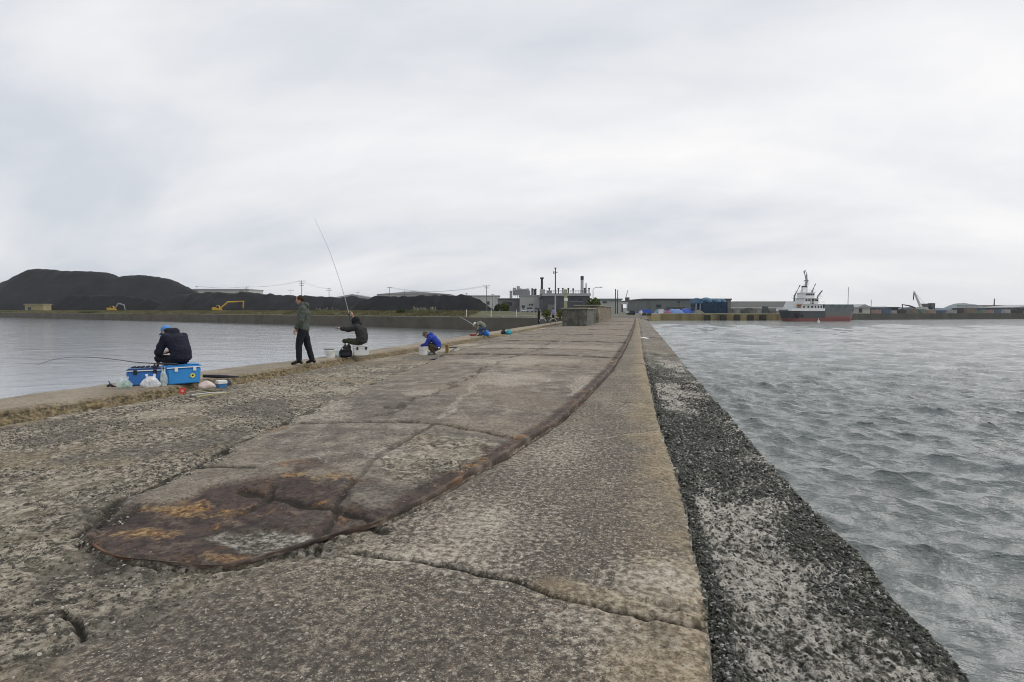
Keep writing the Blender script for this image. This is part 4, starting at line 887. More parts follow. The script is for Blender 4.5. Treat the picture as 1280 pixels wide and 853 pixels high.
# ---- poles
def pole(px, top, D, label, arms=(), base=3.0, lamp=None, r0=.16, grp='utility poles behind the coal heaps', name='utility_pole', cat='utility pole'):
    s = Site(px, D, base); r = s.thing(name, label, cat, grp); h = s.z(top); m = MB(); m.cyl(0, 0, -.2, h, r0, r0*.65, 8); m.build('shaft', M_POLE, r)
    for q, w in arms:
        m = MB(); m.box(-w/2, w/2, -.07, .07, h-q-.08, h-q+.08)
        for k in range(-2, 3): m.cyl(k*w/4.4, 0, h-q+.08, h-q+.38, .06, .04, 6)
        m.build('crossarm', M_DARK, r)
    if lamp:
        m = MB(); m.tube([(0, 0, h), (lamp*.3, 0, h+.5), (lamp, 0, h+.65)], .08, 6); a = m.build('arm', M_STEEL, r)
        m = MB(); m.ell((lamp*1.1, 0, h+.6), (.55, .2, .14)); m.build('lamp_head', M_STEEL, a)
    return s, h
pp = [pole(247.5, 357.5, 440, 'thin utility pole just right of the tallest coal heap', [(.6, 2.4)]), pole(309, 358.5, 420, 'utility pole above the yellow excavator boom', [(.5, 4), (1.8, 3)], r0=.22),
      pole(364.5, 362.5, 400, 'short T-shaped pole left of the standing angler', [(.4, 4.4)]), pole(378, 351, 330, 'tallest utility pole, right above the standing angler', [(.4, 4.6), (1.7, 3.2), (3., 2.4)], r0=.22),
      pole(412, 360.5, 380, 'utility pole between the standing angler and the raised fishing rod', [(.5, 2.6), (1.6, 3.4)], r0=.24), pole(448, 365, 400, 'faint short pole right of the raised fishing rod', [(.4, 2.4)]),
      pole(487.5, 359, 330, 'T-topped pole above the seated angler on the white cooler', [(.3, 3.2)]), pole(506, 363.5, 400, 'small pole on the ridge of the grey-green warehouse', [(.5, 3.6)]),
      pole(583.5, 367, 300, 'short bare pole over the rounded black heap', [(.3, 1.2)]), pole(608.5, 357, 250, 'tall pole with crossarms at the right end of the coal', [(.3, 3.2), (1.2, 2.)], r0=.2), pole(616, 368, 300, 'short pole with a lamp beside the grey shed', [(.3, 1.6)])]
def wires(name, label, a, b_, n=3, sag=1.2, span=1.5):
    (s0, h0), (s1, h1) = a, b_; m = MB()
    for k in range(n):
        off = (k-(n-1)/2)*span; p0 = s0.loc+RT*off+Vector((0, 0, h0-.2)); p1 = s1.loc+RT*off+Vector((0, 0, h1-.2))
        m.tube([p0.lerp(p1, t)-Vector((0, 0, 4*sag*t*(1-t))) for t in np.linspace(0, 1, 9)], .022, 4)
    tag(m.build(name, M_DARK), label, 'power lines')
wires('power_lines', 'thin power lines between the pole by the tallest heap and the one above the excavator', pp[0], pp[1]); wires('power_lines', 'thin power lines running from the excavator pole to the tallest pole', pp[1], pp[3]); wires('power_lines', 'thin power lines from the tallest pole to the one by the raised rod', pp[3], pp[4]); wires('power_lines', 'thin power lines above the right half of the coal heaps', pp[6], pp[9], sag=2.5)
# mast in front of the plant
s = Site(694, 150, 2.5); r = s.thing('steel_mast', 'tallest slender mast in front of the dark factory, small loudspeakers near its top', 'mast')
m = MB(); m.cyl(0, 0, -.2, s.z(368), .24, .2, 10); m.build('lower_pole', M_STEEL, r); m = MB(); m.cyl(0, 0, s.z(368), s.z(336), .17, .12, 8); m.build('upper_pole', M_DARK, r)
m = MB(); m.box(-.35, .35, -.35, .35, s.z(336), s.z(336)+.15); m.build('top_plate', M_DARK, r)
for zz_, dx in ((340.5, -.6), (342, -.5), (341, .45)): m = MB(); m.tube([(dx*.2, 0, s.z(zz_)), (dx, -.2, s.z(zz_))], [.06, .2], 8); m.build('loudspeaker', M_CORR, r)
pole(741, 362, 165, 'curved-arm street lamp right of the tall factory stacks', lamp=2.0, base=2.5, grp=None, name='street_lamp', cat='street lamp', r0=.13)
pole(1088, 375, 250, 'lone thin pole on the quay right of the white shed', base=2.5, grp=None, name='lamp_post', cat='pole'); pole(1241.5, 373.5, 420, 'stout distant mast at the right end of the far shore', base=2.5, grp=None, name='radio_mast', cat='mast', r0=.5)
# fence posts and pipe along the left bank
s0 = W(520, 137, 2.6); s1 = W(668, 112, 2.6); m = MB(); m.tube([s0+Vector((0,0,.35)), s1+Vector((0,0,.35))], .07, 6); r = thing('pipe_railing', 'low pale pipe rail on posts along the quay top right of the reeds', 'railing', s0)
m.v = [tuple(Vector(v)-s0) for v in m.v]; m.build('rail', M_PALE, r)
for i in range(10):
    p = s0.lerp(s1, i/9)-s0; m = MB(); m.box(p.x-.05, p.x+.05, p.y-.05, p.y+.05, -.25, .34); m.build('post', M_PALE, r)
for px_, lab in ((645.5, 'thin white marker stake on the grass below the factory'), (583, 'white marker stake by the rail under the rounded heap'), (614, 'white marker stake at the end of the black heap')):
    s = Site(px_, 118, 3.0); o = MB().box(-.06, .06, -.04, .04, -.4, 1.05).frust(0, 0, 1.05, 1.15, .06, .04, .02, .02).build('marker_stake', M_WHITE); o.location = s.loc; tag(o, lab, 'stake', 'marker stakes')
# ---- vegetation
def bush(px, top, D, w, label, col, seed, base=3.2, n=900, leaf=.22, cat='bush', depth=1.0):
    s = Site(px, D, base); r = s.thing('bush', label, cat, 'bushes along the shore'); h = s.z(top); rs = np.random.RandomState(seed); hw = w*s.m/2
    m = MB(); lobes = [(rs.uniform(-.6, .6)*hw, rs.uniform(-.5, .5)*hw*depth, h*rs.uniform(.35, .7), rs.uniform(.35, .6)) for _ in range(7)]
    for k in range(n):
        L_ = lobes[rs.randint(7)]; d = rs.normal(0, 1, 3); d /= np.linalg.norm(d)+1e-6; q = rs.uniform(.55, 1)**.5
        c = Vector((L_[0]+d[0]*L_[3]*hw*q, L_[1]+d[1]*L_[3]*hw*q*depth, max(.05, L_[2]+d[2]*L_[3]*h*.62*q))); a = Vector(rs.normal(0, 1, 3)).normalized()*leaf; b_ = Vector(rs.normal(0, 1, 3)).normalized()*leaf
        m.add([c-a, c+b_, c+a*.8, c-b_*.7], [(0, 1, 2, 3)])
    m.build('foliage', mat('leaf_'+str(col), col, .9, .5, .9), r, fix=False)
    m = MB()
    for L_ in lobes: m.tube([(0, 0, -.2), (L_[0]*.5, L_[1]*.5, L_[2]*.5), (L_[0], L_[1], L_[2])], [.09, .06, .03], 5)
    m.build('stem', mat('bark', (.07, .055, .04), .9), r)
GR = (.075, .10, .028); GD = (.045, .065, .022)
bush(631, 374.5, 150, 13, 'rounded yellow-green bush at the right end of the coal heaps', GR, 1, n=1200); bush(622, 379, 142, 8, 'small bush left of the rounded yellow-green one', GD, 2)
bush(502, 385.5, 140, 12, 'dark green shrub on the bank under the T-topped pole', GD, 3, leaf=.16); bush(739, 372, 105, 18, 'dense green bush growing behind the front concrete block', GR, 4, base=2.5, n=2200, leaf=.14); bush(748, 372.5, 108, 11, 'green bush close behind the seam of the two concrete blocks', GD, 5, base=2.5, n=1200, leaf=.14)
bush(683, 387, 100, 12, 'low bright green weeds behind the bicycle', (.12, .14, .035), 6, base=2.5, n=900, leaf=.12); bush(700, 386, 100, 9, 'yellowish weeds right of the pale blue shirted person', (.16, .15, .035), 7, base=2.5, n=700, leaf=.12)
bush(112, 389.5, 235, 20, 'flat green scrub on the bank below the first excavator', GD, 8, base=2.9); bush(20, 389.5, 320, 40, 'long flat scrub on the bank at the far left', GD, 9, base=2.9)
def reeds(px, D, w, label, seed):
    s = Site(px, D, 3.2); r = s.thing('reeds', label, 'reeds', 'reed clumps on the bank'); rs = np.random.RandomState(seed)
    pts = [(rs.normal(0, w*s.m*.3), rs.normal(0, .8), 0) for _ in range(34)]; o = tufts('blades', pts, 1.25, .35, mat('reed_green', (.13, .14, .07), 1, .4, .5), seed, 6); o.parent = r
    m = MB()
    for x_, y_, z_ in pts[:14]: h_ = rs.uniform(.7, 1.55); m.tube([(x_, y_, 0), (x_+.05, y_, h_)], .012, 3); m.ell((x_+.05, y_, h_), (.06, .06, .18), 4, 5)
    m.build('plumes', mat('plume', (.36, .34, .26), 1, .2), r)
reeds(519, 138, 9, 'pale reed clump right of the dark green shrub', 1); reeds(531, 137, 10, 'pale reed clump, middle of the three on the bank', 2); reeds(541, 136, 7, 'pale reed clump, rightmost of the three on the bank', 3); reeds(404, 165, 26, 'straggling pale reeds on the bank right of the standing angler', 4)
# ---- excavators
def excavator(px, D, base, pxw, label, pts, arm_mat, flip=1, load=True):
    s = Site(px, D, base); r = s.thing('excavator', label, 'excavator', 'excavators working on the coal'); m = MB()
    for y in (0, 2.1): m.prism([(-1.9, .1), (1.9, .1), (2.2, .45), (1.9, .85), (-1.9, .85), (-2.2, .45)], y, y+.6)
    m.build('tracks', M_BLACK, r, bevel=.05)
    m = MB(); m.prism([(-2.1, 1.0), (1.5, 1.0), (1.5, 1.7), (.4, 1.9), (-2.1, 2.3), (-2.4, 1.8)], .15, 2.6); m.build('body', M_YEL, r, bevel=.06)
    m = MB(); m.prism([(-.2, 1.75), (1.35, 1.72), (1.35, 2.6), (1.0, 3.2), (-.2, 3.2)], .1, 1.2); c = m.build('cab', M_YEL if load else M_PALE, r, bevel=.05)
    m = MB(); m.prism([(0, 2.1), (1.22, 2.1), (1.22, 2.65), (.95, 3.05), (0, 3.05)], .06, 1.24); m.build('window', M_WIN, c)
    P = [Vector((a*flip, 1.5, z_)) for a, z_ in pts]
    m = MB(); m.tube(P[:3], [.35, .42, .3], 6); m.build('boom', arm_mat, r); m = MB(); m.tube(P[2:4], [.33, .22], 6); m.build('stick', arm_mat, r)
    e = P[-1]; m = MB(); m.prism([(e.x-.5*flip, e.z-.9), (e.x+.4*flip, e.z-.9), (e.x+.6*flip, e.z), (e.x-.3*flip, e.z+.15)][::flip], 1.0, 2.1); m.build('bucket', M_DARK, r, bevel=.04)
excavator(271, 268, 3.0, 1, 'yellow excavator reaching right along the coal with its long boom', [(1.2, 1.9), (4.8, 4.9), (12.2, 5.2), (11.8, 2.2)], M_YEL)
excavator(139, 300, 3.0, 1, 'dark-armed excavator with a yellow body in front of the low black heap', [(1.2, 1.9), (3.2, 4.6), (6.2, 3.8), (6.6, 1.4)], mat('arm_grey', (.25, .25, .27), .6))
# ---- ship
s = Site(1003, 208, 0); r = thing('cargo_ship', 'small white and black cargo ship moored at the quay with its house at the stern', 'ship', s.loc, YAW+R(10))
def hull(x0, x1, w, zt, sheer, tb, zb=-1.5, ns=40):
    m = MB(); vs = []; sec = [(0, zb), (.75, zb+.5), (.96, 0), (1.0, 1.2), (1.0, zt)]
    for i in range(ns+1):
        t = i/ns; x_ = x0+(x1-x0)*t; hw = w/2*min(1, (.62+.38*min(1, t/.14)))*(1 if t < .82 else max(.04, 1-((t-.82)/.18)**2.2)); up = sheer*max(0, (t-.7)/.3)**2+.5*max(0, (.2-t)/.2)**2
        row = []
        for (a, z_) in sec:
            rake = (1-t/.12)*1.6*max(0, (zt-z_)/zt) if t < .12 else (-(t-.85)/.15*2.2*max(0, (zt-z_)/zt) if t > .85 else 0)
            row.append((x_+rake, a*hw, z_+(up if z_ == zt else up*.5 if z_ > 1 else 0)))
        vs += [(x_, -y, z_) for x_, y, z_ in row[::-1]]+row[1:]
    k = len(sec)*2-1
    fs = [(i*k+j, (i+1)*k+j, (i+1)*k+j+1, i*k+j+1) for i in range(ns) for j in range(k-1)]
    fs += [tuple(range(k)), tuple(ns*k+j for j in range(k-1, -1, -1))]
    fs += [(i*k, i*k+k-1, (i+1)*k+k-1, (i+1)*k) for i in range(ns)]
    m.add(vs, fs); return m
def hull_mat(name, up, low, zl):
    m, nt, b = new_mat(name); co = nt.nodes.new('ShaderNodeTexCoord').outputs['Object']; sx_ = nt.nodes.new('ShaderNodeSeparateXYZ'); nt.links.new(co, sx_.inputs[0])
    mp = nt.nodes.new('ShaderNodeMapping'); mp.inputs['Scale'].default_value = (1, 1, .15); nt.links.new(co, mp.inputs[0])
    n = tex(nt, 'ShaderNodeTexNoise', .9, mp.outputs[0], Detail=7, Roughness=.7).outputs[0]
    c = mix(nt, M('LESS_THAN', M('ADD', sx_.outputs[2], M('MULTIPLY', n, .15, nt=nt), nt=nt), M('ADD', zl+.07, M('MULTIPLY', M('GREATER_THAN', sx_.outputs[0], 5.9, nt=nt), .75, nt=nt), nt=nt), nt=nt), mix(nt, M('GREATER_THAN', sx_.outputs[0], 5.9, nt=nt), up, (.115, .125, .125)), low)
    c = mix(nt, ramp(nt, n, [(.55, 0.), (.75, .6)]), c, (.12, .09, .075)); nt.links.new(c, b.inputs['Base Color']); b.inputs['Roughness'].default_value = .5; return m
m1 = hull(-8.0, 20.6, 8.6, 3.7, .4, 0)
h_ = m1.build('hull', hull_mat('hull_black', (.045, .052, .058), (.21, .075, .07), 1.15), r)
m = MB()
for x0, x1, zz_ in ((-7.8, 5.6, 3.75),): m.box(x0, x1, -4.35, -4.25, zz_, zz_+.9); m.box(x0, x1, 4.25, 4.35, zz_, zz_+.9); m.box(x0-.05, x0+.05, -4.2, 4.2, zz_, zz_+.9)
m.build('bulwark', M_WHITE, r)
def deckhouse(x0, x1, hw, z0, z1, nm='deckhouse', wins=(), cap=.5):
    m = MB(); m.box(x0, x1, -hw, hw, z0, z1-.12); o = m.build(nm, M_WHITE, r, bevel=.06)
    m = MB(); m.box(x0-cap, x1+cap, -hw-cap, hw+cap, z1-.117, z1); m.build('deck_edge', M_WHITE, o)
    for a in wins:
        m = MB(); m.box(a-.38, a+.38, -hw-.03, -hw+.05, (z0+z1)/2-.1, (z0+z1)/2+.6); m.build('window', M_WIN, o)
    return o
deckhouse(-3.2, 5.4, 3.6, 3.7, 6.2, wins=(-2.2, -.6, 1.0, 2.4, 3.6, 4.7), cap=.5)
dh = deckhouse(-1.2, 4.3, 2.6, 6.2, 8.4, wins=(-.6, .4, 3.0, 3.8), cap=.75)
m = MB(); m.box(1.0, 2.4, -2.64, -2.5, 6.3, 8.1); m.build('door', M_DARK, dh)
m = MB()
for x_ in np.arange(-3.4, 5.9, 1.15): m.box(x_-.05, x_+.05, -4.1, -4.0, 3.8, 6.1)
for x_ in np.arange(-1.9, 5.1, 1.4): m.box(x_-.05, x_+.05, -3.3, -3.2, 6.2, 8.3)
m.tube([(5.6, -3.9, 3.8), (3.9, -3.2, 6.2)], .07, 4); m.tube([(-2.2, -3.3, 6.2), (-1.3, -2.9, 8.4)], .07, 4)
m.build('deck_posts', M_WHITE, r)
deckhouse(-.9, 2.8, 2.4, 8.4, 10.4, nm='wheelhouse', wins=(-.4, .5, 1.4, 2.3), cap=.35)
m = MB(); m.frust(.4, 0, 10.4, 12.6, 1.1, .8, .8, .5); f_ = m.build('funnel', M_WHITE, r); m = MB(); m.frust(.4, 0, 12.3, 12.9, .86, .56, .80, .5); m.build('funnel_cap', M_DARK, f_)
m = MB()
for z_, a, b_, hw in ((6.25, -3.6, 5.8, 4.0), (8.45, -2.2, 5.4, 3.4), (10.45, -1.2, 3.1, 2.7), (3.8, -7.6, -3.4, 4.1)):
    for k in (.45, .95):
        for y in (-hw, hw): m.tube([(a, y, z_+k), (b_, y, z_+k)], .035, 4)
    for x_ in np.arange(a, b_+.01, (b_-a)/8):
        for y in (-hw, hw): m.tube([(x_, y, z_), (x_, y, z_+.95)], .035, 4)
m.build('railing', M_WHITE, r)
m = MB(); m.tube([(1.0, 0, 10.4), (1.2, 0, 17.0)], [.45, .25], 8); m.tube([(1.9, 0, 13.2), (1.0, 0, 17.9)], .10, 5); m.tube([(1.2, 0, 14.2), (.1, 0, 18.3)], [.2, .16], 6); m.tube([(1.0, -1.3, 13.4), (1.0, 1.3, 13.4)], .07, 5); m.box(.2, 2.1, -.5, .5, 14.2, 14.35); m.tube([(-.1, -.1, 17.8), (.6, 0, 18.4)], .28, 6)
mm = m.build('mast', mat('mast_grey', (.34, .35, .36), .6, .1, 1), r)
m = MB(); m.box(.3, 1.9, -.12, .12, 14.7, 14.95); m.build('radar', M_DARK, mm)
for nm, pts in (('derrick', [(-4.8, -1.6, 3.7), (-4.7, -1.6, 9.2), (-2.6, -1.6, 13.0)]), ('derrick', [(3.2, -.4, 8.4), (3.3, -.4, 11.0), (4.6, -.4, 13.6)]), ('derrick', [(5.2, -.4, 6.2), (5.6, -.4, 9.0), (7.4, -.4, 11.2)])):
    m = MB(); m.tube(pts, [.38, .30, .20], 8); m.build(nm, mat('derrick_grey', (.12, .125, .13), .6), r)
m = MB(); m.prism([(-6.8, 3.9), (-4.2, 3.9), (-4.2, 7.2), (-5.0, 7.2)], -2.6, 2.6); m.build('stern_house', mat('soft_white', (.55, .57, .57), .6), r)
m = MB(); m.ell((-3.4, -2.9, 5.9), (1.1, .5, .45)); m.build('lifeboat', mat('lifeboat', (.42, .16, .05), .5), r)
m = MB(); m.box(5.9, 17.6, -4.15, 4.15, 3.6, 5.5); hc = m.build('hatch_coaming', mat('hatch', (.12, .135, .14), .7, .3, .5), r, bevel=.05)
m = MB()
for i in range(4): m.box(6.2+i*2.9, 8.9+i*2.9, -3.9, 3.9, 5.505, 6.1)
m.build('hatch_cover', mat('hatch_green', (.10, .14, .14), .7, .3, .5), hc)
m = MB(); m.tube([(18.6, 0, 4.4), (18.6, 0, 12.6)], [.13, .06], 6); m.build('foremast', M_DARK, r)
m = MB(); m.tube([(-5.2, -3.9, 2.2), (-5.2, -4.4, 2.2)], .75, 14); m.tube([(-3.5, -4.15, 1.9), (-3.5, -4.5, 1.9)], .5, 10); m.build('tyre_fender', M_BLACK, r)
s = Site(1023, 200, 0); r = s.thing('buoy', 'tiny white marker buoy floating by the hull of the ship', 'buoy'); MB().tube([(0, 0, -.3), (0, 0, .35)], [.5, .35], 10).build('float', M_WHITE, r); MB().cyl(0, 0, .35, 1.3, .07, .05, 6).build('staff', M_WHITE, r)
# ---- sheds to the right of the ship
building('shed', 'white open-ended shed behind the bow of the ship', 'shed', 1071, 1087, 380.5, 262, 12, M_PALE, M_STEEL, kind='gable', roofh=1.6, doors=[(1073,1077,386,391)])
s, r = building('yard_building', 'grey-brown cluttered yard building with a low flat roof', 'building', 1087, 1106, 383.5, 290, 14, mat('clutter_grey', (.13, .125, .12), .9, .4, .3), M_STEEL, wins=[(1090,1093,388,390),(1097,1101,387,390)])
building('yard_building', 'dark green block right of the grey-brown yard building', 'building', 1105, 1122, 384, 300, 16, mat('dk_green', (.05, .065, .055), .9, .2, .3), M_DARK, doors=[(1108,1113,389,394)])
building('warehouse', 'blue-grey warehouse behind the base of the white crane', 'warehouse', 1119, 1156, 384, 360, 24, mat('blue_grey', (.13, .17, .21), .8, .2, .2), mat('blue_grey_roof', (.18, .20, .23), .8), kind='gable', roofh=1.6, wins=[(1125,1132,388,390),(1138,1146,388,390)])
building('warehouse', 'long dark warehouse under the bluish hill', 'warehouse', 1165, 1235, 385.6, 420, 30, mat('slate', (.065, .08, .095), .8, .3, .1), mat('slate_roof', (.09, .12, .16), .8, .3, .1), kind='gable', roofh=3, ribs=4)
building('warehouse', 'dark blue warehouse near the right edge of the picture', 'warehouse', 1231, 1270, 385, 400, 30, mat('navy_shed', (.045, .07, .11), .8, .3, .1), mat('navy_roof', (.07, .10, .14), .8), roofh=1.5, ribs=3, doors=[(1240,1246,389,394)])
building('warehouse', 'pale flat shed furthest back at the right end of the shore', 'warehouse', 1222, 1300, 381.5, 620, 30, M_CORR, M_ROOF, ribs=5)
building('yard_building', 'grey shed at the extreme right of the shore', 'building', 1266, 1330, 381, 380, 24, mat('clutter_grey2', (.11, .115, .12), .9, .4, .2), M_STEEL, kind='gable', roofh=2, wins=[(1270,1274,386,388),(1277,1281,386,388)])
for i, (a, b_, t) in enumerate(((1153.5, 1160, 379.8), (1163, 1168, 379.2))):
    s = Site((a+b_)/2, 340, 2.5); r = s.thing('hopper', ('wider' if i == 0 else 'narrower')+' dark square hopper on legs beside the white crane', 'hopper', 'pair of hoppers by the crane'); hw = (b_-a)/2*s.m
    m = MB(); m.box(-hw, hw, 0, 3, s.z(384), s.z(t)); m.frust(0, 1.5, s.z(387), s.z(384)-.01, hw*.4, .6, hw, 1.5); m.build('bin', mat('hopper', (.11, .11, .12), .8, .2), r)
    for x_ in (-hw+.15, hw-.15): m = MB(); m.box(x_-.14, x_+.14, .2, .5, -.2, s.z(384)); m.build('leg', M_DARK, r)
s = Site(1154, 300, 2.5); r = s.thing('crane', 'white lattice-boom harbour crane leaning to the left', 'crane')
m = MB(); m.prism([(s.x(1150), s.z(391)), (s.x(1160), s.z(391)), (s.x(1159), s.z(384)), (s.x(1152), s.z(384))], 0, 4); m.build('cab', M_CORR, r)
b0, b1 = Vector((s.x(1153.5), 2, s.z(384))), Vector((s.x(1144.3), 2, s.z(364.5))); m = MB()
for dx, dy in ((-.35, -.35), (.35, -.35), (.35, .35), (-.35, .35)): m.tube([b0+Vector((dx, dy, 0)), b1+Vector((dx*.3, dy*.3, 0))], .32, 4)
for i in range(14):
    p = b0.lerp(b1, i/14); q = b0.lerp(b1, (i+1)/14); k = 1-.7*i/14; m.tube([p+Vector((-.35*k, -.35*k, 0)), q+Vector((.35*k, -.35*k, 0))], .06, 4); m.tube([p+Vector((.35*k, .35*k, 0)), q+Vector((-.35*k, .35*k, 0))], .06, 4)
m.build('boom', M_WHITE, r); m = MB(); m.tube([b1, b1+Vector((-.2, 0, -4.5))], .25, 5); m.build('hook_block', M_DARK, r); m = MB(); m.tube([b1, (s.x(1158), 2, s.z(380)), (s.x(1158), 2, s.z(384))], .05, 4); m.build('stay', M_DARK, r)
m = MB(); m.box(s.x(1151), s.x(1159), .5, 3.5, -.2, s.z(391)); m.build('undercarriage', M_DARK, r)
s = Site(1133, 310, 2.5); r = s.thing('loader_arm', 'low dark hooked loader arm left of the white crane', 'loader'); m = MB(); m.tube([(s.x(1127), 0, 0), (s.x(1127), 0, s.z(381)), (s.x(1136), 0, s.z(382.5)), (s.x(1143), 0, s.z(385))], .4, 6); m.build('arm', M_DARK, r); MB().box(s.x(1125.5), s.x(1128.5), -1, 1, -.2, 2).build('base', M_DARK, r)
# low clutter on the right quay
rs = np.random.RandomState(3)
cols_ = [(.30, .22, .18), (.10, .14, .20), (.34, .34, .33), (.07, .07, .07), (.20, .17, .13), (.14, .20, .16)]
for i in range(16):
    px_ = 1094+i*11.8+rs.uniform(-2, 2); D = 262+max(0, px_-1090)*.16; s = Site(px_, D, 2.4); w, h = rs.uniform(2.4, 6), rs.uniform(1.4, 2.6)
    m = MB(); m.box(-w/2, w/2, 0, 2.4, 0, h)
    for k in range(int(w/.5)): m.box(-w/2+.1+k*.5, -w/2+.3+k*.5, -.06, -.01, .1, h-.1)
    o = m.build('shipping_container', mat('container_%d' % (i % 6), cols_[i % 6], .7, .3, .8), bevel=.02); o.location = s.loc; o.rotation_euler = (0, 0, YAW)
    tag(o, '%s container in the distant row on the right quay, number %s from the ship' % (('pinkish brown', 'blue', 'pale grey', 'black', 'tan', 'green')[i % 6], ('one','two','three','four','five','six','seven','eight','nine','ten','eleven','twelve','thirteen','fourteen','fifteen','sixteen')[i]), 'container', 'low containers along the right quay')
rs = np.random.RandomState(9)
for i in range(7):
    px_ = 912+i*9.0; s = Site(px_, 240, 2.5); w = rs.uniform(1.4, 2.6); h = rs.uniform(1.2, 3.2); m = MB(); m.box(-w/2, w/2, 0, 2, 0, h); m.box(-w/2-.1, w/2+.1, -.1, 2.1, h, h+.12); m.box(-w/2-.1, w/2+.1, -.08, -.01, h*.45, h*.5)
    o = m.build('machine_crate', mat('crate_%d' % (i % 3), [(.16, .15, .14), (.26, .26, .25), (.08, .10, .10)][i % 3], .8, .3, 1)); o.location = s.loc; o.rotation_euler = (0, 0, YAW)
    tag(o, '%s crate on the yellow quay, %s from the netted scaffold towards the ship' % (('grey-brown', 'pale', 'dark')[i % 3], ('first', 'second', 'third', 'fourth', 'fifth', 'sixth', 'seventh')[i]), 'crate', 'crates before the long shed')
# ---- the two big concrete blocks on the crown
def block(label, x0, x1, y0, y1, z0, z1, col, stain, seed):
    m, nt, b = new_mat('block_concrete'); co = nt.nodes.new('ShaderNodeTexCoord').outputs['Object']; mp = nt.nodes.new('ShaderNodeMapping'); mp.inputs['Scale'].default_value = (1, 1, .12); nt.links.new(co, mp.inputs[0])
    n = tex(nt, 'ShaderNodeTexNoise', 1.6, mp.outputs[0], Detail=7, Roughness=.65).outputs[0]; n2 = tex(nt, 'ShaderNodeTexNoise', 3, co, Detail=6).outputs[0]
    c = ramp(nt, n, [(.32, tuple(v*.4 for v in col)), (.5, col), (.66, stain)]); c = mix(nt, ramp(nt, n2, [(.45, .6), (.6, 0.)]), c, (.05, .05, .042)); nt.links.new(c, b.inputs['Base Color']); b.inputs['Roughness'].default_value = .9
    bp = nt.nodes.new('ShaderNodeBump'); bp.inputs['Distance'].default_value = .05; nt.links.new(n2, bp.inputs['Height']); nt.links.new(bp.outputs[0], b.inputs['Normal'])
    cx_, cy_ = (x0+x1)/2, (y0+y1)/2; r = thing('concrete_block', label, 'concrete block', (cx_, cy_, z0), 0, 'big wall blocks on the crown')
    bm = bmesh.new(); bmesh.ops.create_cube(bm, size=1); bmesh.ops.scale(bm, vec=(x1-x0, y1-y0, z1-z0), verts=bm.verts); bmesh.ops.translate(bm, vec=(0, 0, (z1-z0)/2), verts=bm.verts)
    bmesh.ops.subdivide_edges(bm, edges=bm.edges[:], cuts=22, use_grid_fill=True)
    for v in bm.verts: d = mnoise.noise_vector(v.co*.8+Vector((seed, 0, 0)))*.12+mnoise.noise_vector(v.co*3)*.035; v.co += d
    me = bpy.data.meshes.new('wall'); bm.to_mesh(me); bm.free(); me.materials.append(m); o = bpy.data.objects.new('wall', me); COL.objects.link(o); o.parent = r
    m2 = MB(); m2.box(-(x1-x0)/2-.12, (x1-x0)/2+.12, -(y1-y0)/2-.12, (y1-y0)/2+.12, z1-z0-.04, z1-z0+.10); m2.build('cap', mat('block_cap', (.24, .235, .20), .9, .3, 1, .4, 6), r, bevel=.03)
block('grey weathered concrete block, nearest on the crown, with a pale worn cap', -6.3, -4.1, 50.5, 62.0, 2.4, 4.12, (.125, .125, .105), (.20, .195, .17), 1)
block('long ochre-streaked concrete block just beyond the grey one', -6.6, -3.9, 64, 97, 2.4, 4.5, (.22, .18, .115), (.30, .26, .19), 5)
# ------------------------------------------------------------------ people
def etube(m, pts, rad, n=14):
    """tube with elliptical sections in the x-z plane: rad = (depth, half width)"""
    pts = [Vector(p) for p in pts]; vs = []; k = len(pts)
    def ring(c, t, a, b_):
        u = t.cross(Vector((0, 1, 0))).normalized(); w = u.cross(t).normalized()
        return [c+u*a*math.cos(q)+w*b_*math.sin(q) for q in [2*math.pi*i/n for i in range(n)]]
    rings = []
    for i, p in enumerate(pts):
        t = (pts[min(i+1, k-1)]-pts[max(i-1, 0)]).normalized(); a, b_ = rad[i]
        if i == 0: rings.append(ring(p-t*a*.45, t, a*.55, b_*.6))
        rings.append(ring(p, t, a, b_))
        if i == k-1: rings.append(ring(p+t*a*.4, t, a*.55, b_*.6))
    for r_ in rings: vs += r_
    kk = len(rings); fs = [(i*n+j, i*n+(j+1) % n, (i+1)*n+(j+1) % n, (i+1)*n+j) for i in range(kk-1) for j in range(n)]
    fs += [tuple(range(n))[::-1], tuple((kk-1)*n+j for j in range(n))]
    m.add(vs, fs)
def limb(m, pts, rad, n=10):
    m.tube(pts, rad, n)
    for p, r_ in zip(pts, rad): m.ell(p, (r_*.99,)*3, 6, 10)
def remeshed(mb, name, mat_, parent, voxel=.014, smooth=6, wrinkle=0, ws=9):
    o = mb.build(name, mat_, parent)
    a = o.modifiers.new('r', 'REMESH'); a.mode = 'VOXEL'; a.voxel_size = voxel
    if smooth: s_ = o.modifiers.new('s', 'SMOOTH'); s_.iterations = smooth; s_.factor = .5
    dg = bpy.context.evaluated_depsgraph_get(); me = bpy.data.meshes.new_from_object(o.evaluated_get(dg)); o.modifiers.clear()
    if wrinkle:
        co = np.empty(len(me.vertices)*3); me.vertices.foreach_get('co', co); co = co.reshape(-1, 3); nn = np.empty(len(me.vertices)*3); me.vertices.foreach_get('normal', nn); nn = nn.reshape(-1, 3)
        w = fbm(co[:, 0]*ws+co[:, 1]*ws*.7, co[:, 2]*ws*1.5+co[:, 1]*3, 3, 7)-.5; w2 = np.abs(fbm(co[:, 2]*ws*1.2+co[:, 0]*4, co[:, 1]*ws*.6+co[:, 0]*ws*.4, 3, 8)-.5)*2-.35
        co += nn*(w*wrinkle+w2*wrinkle*.7)[:, None]; me.vertices.foreach_set('co', co.ravel())
    for p in me.polygons: p.use_smooth = True
    old = o.data; o.data = me; me.name = name; bpy.data.meshes.remove(old)
    if not me.materials: me.materials.append(mat_)
    return o
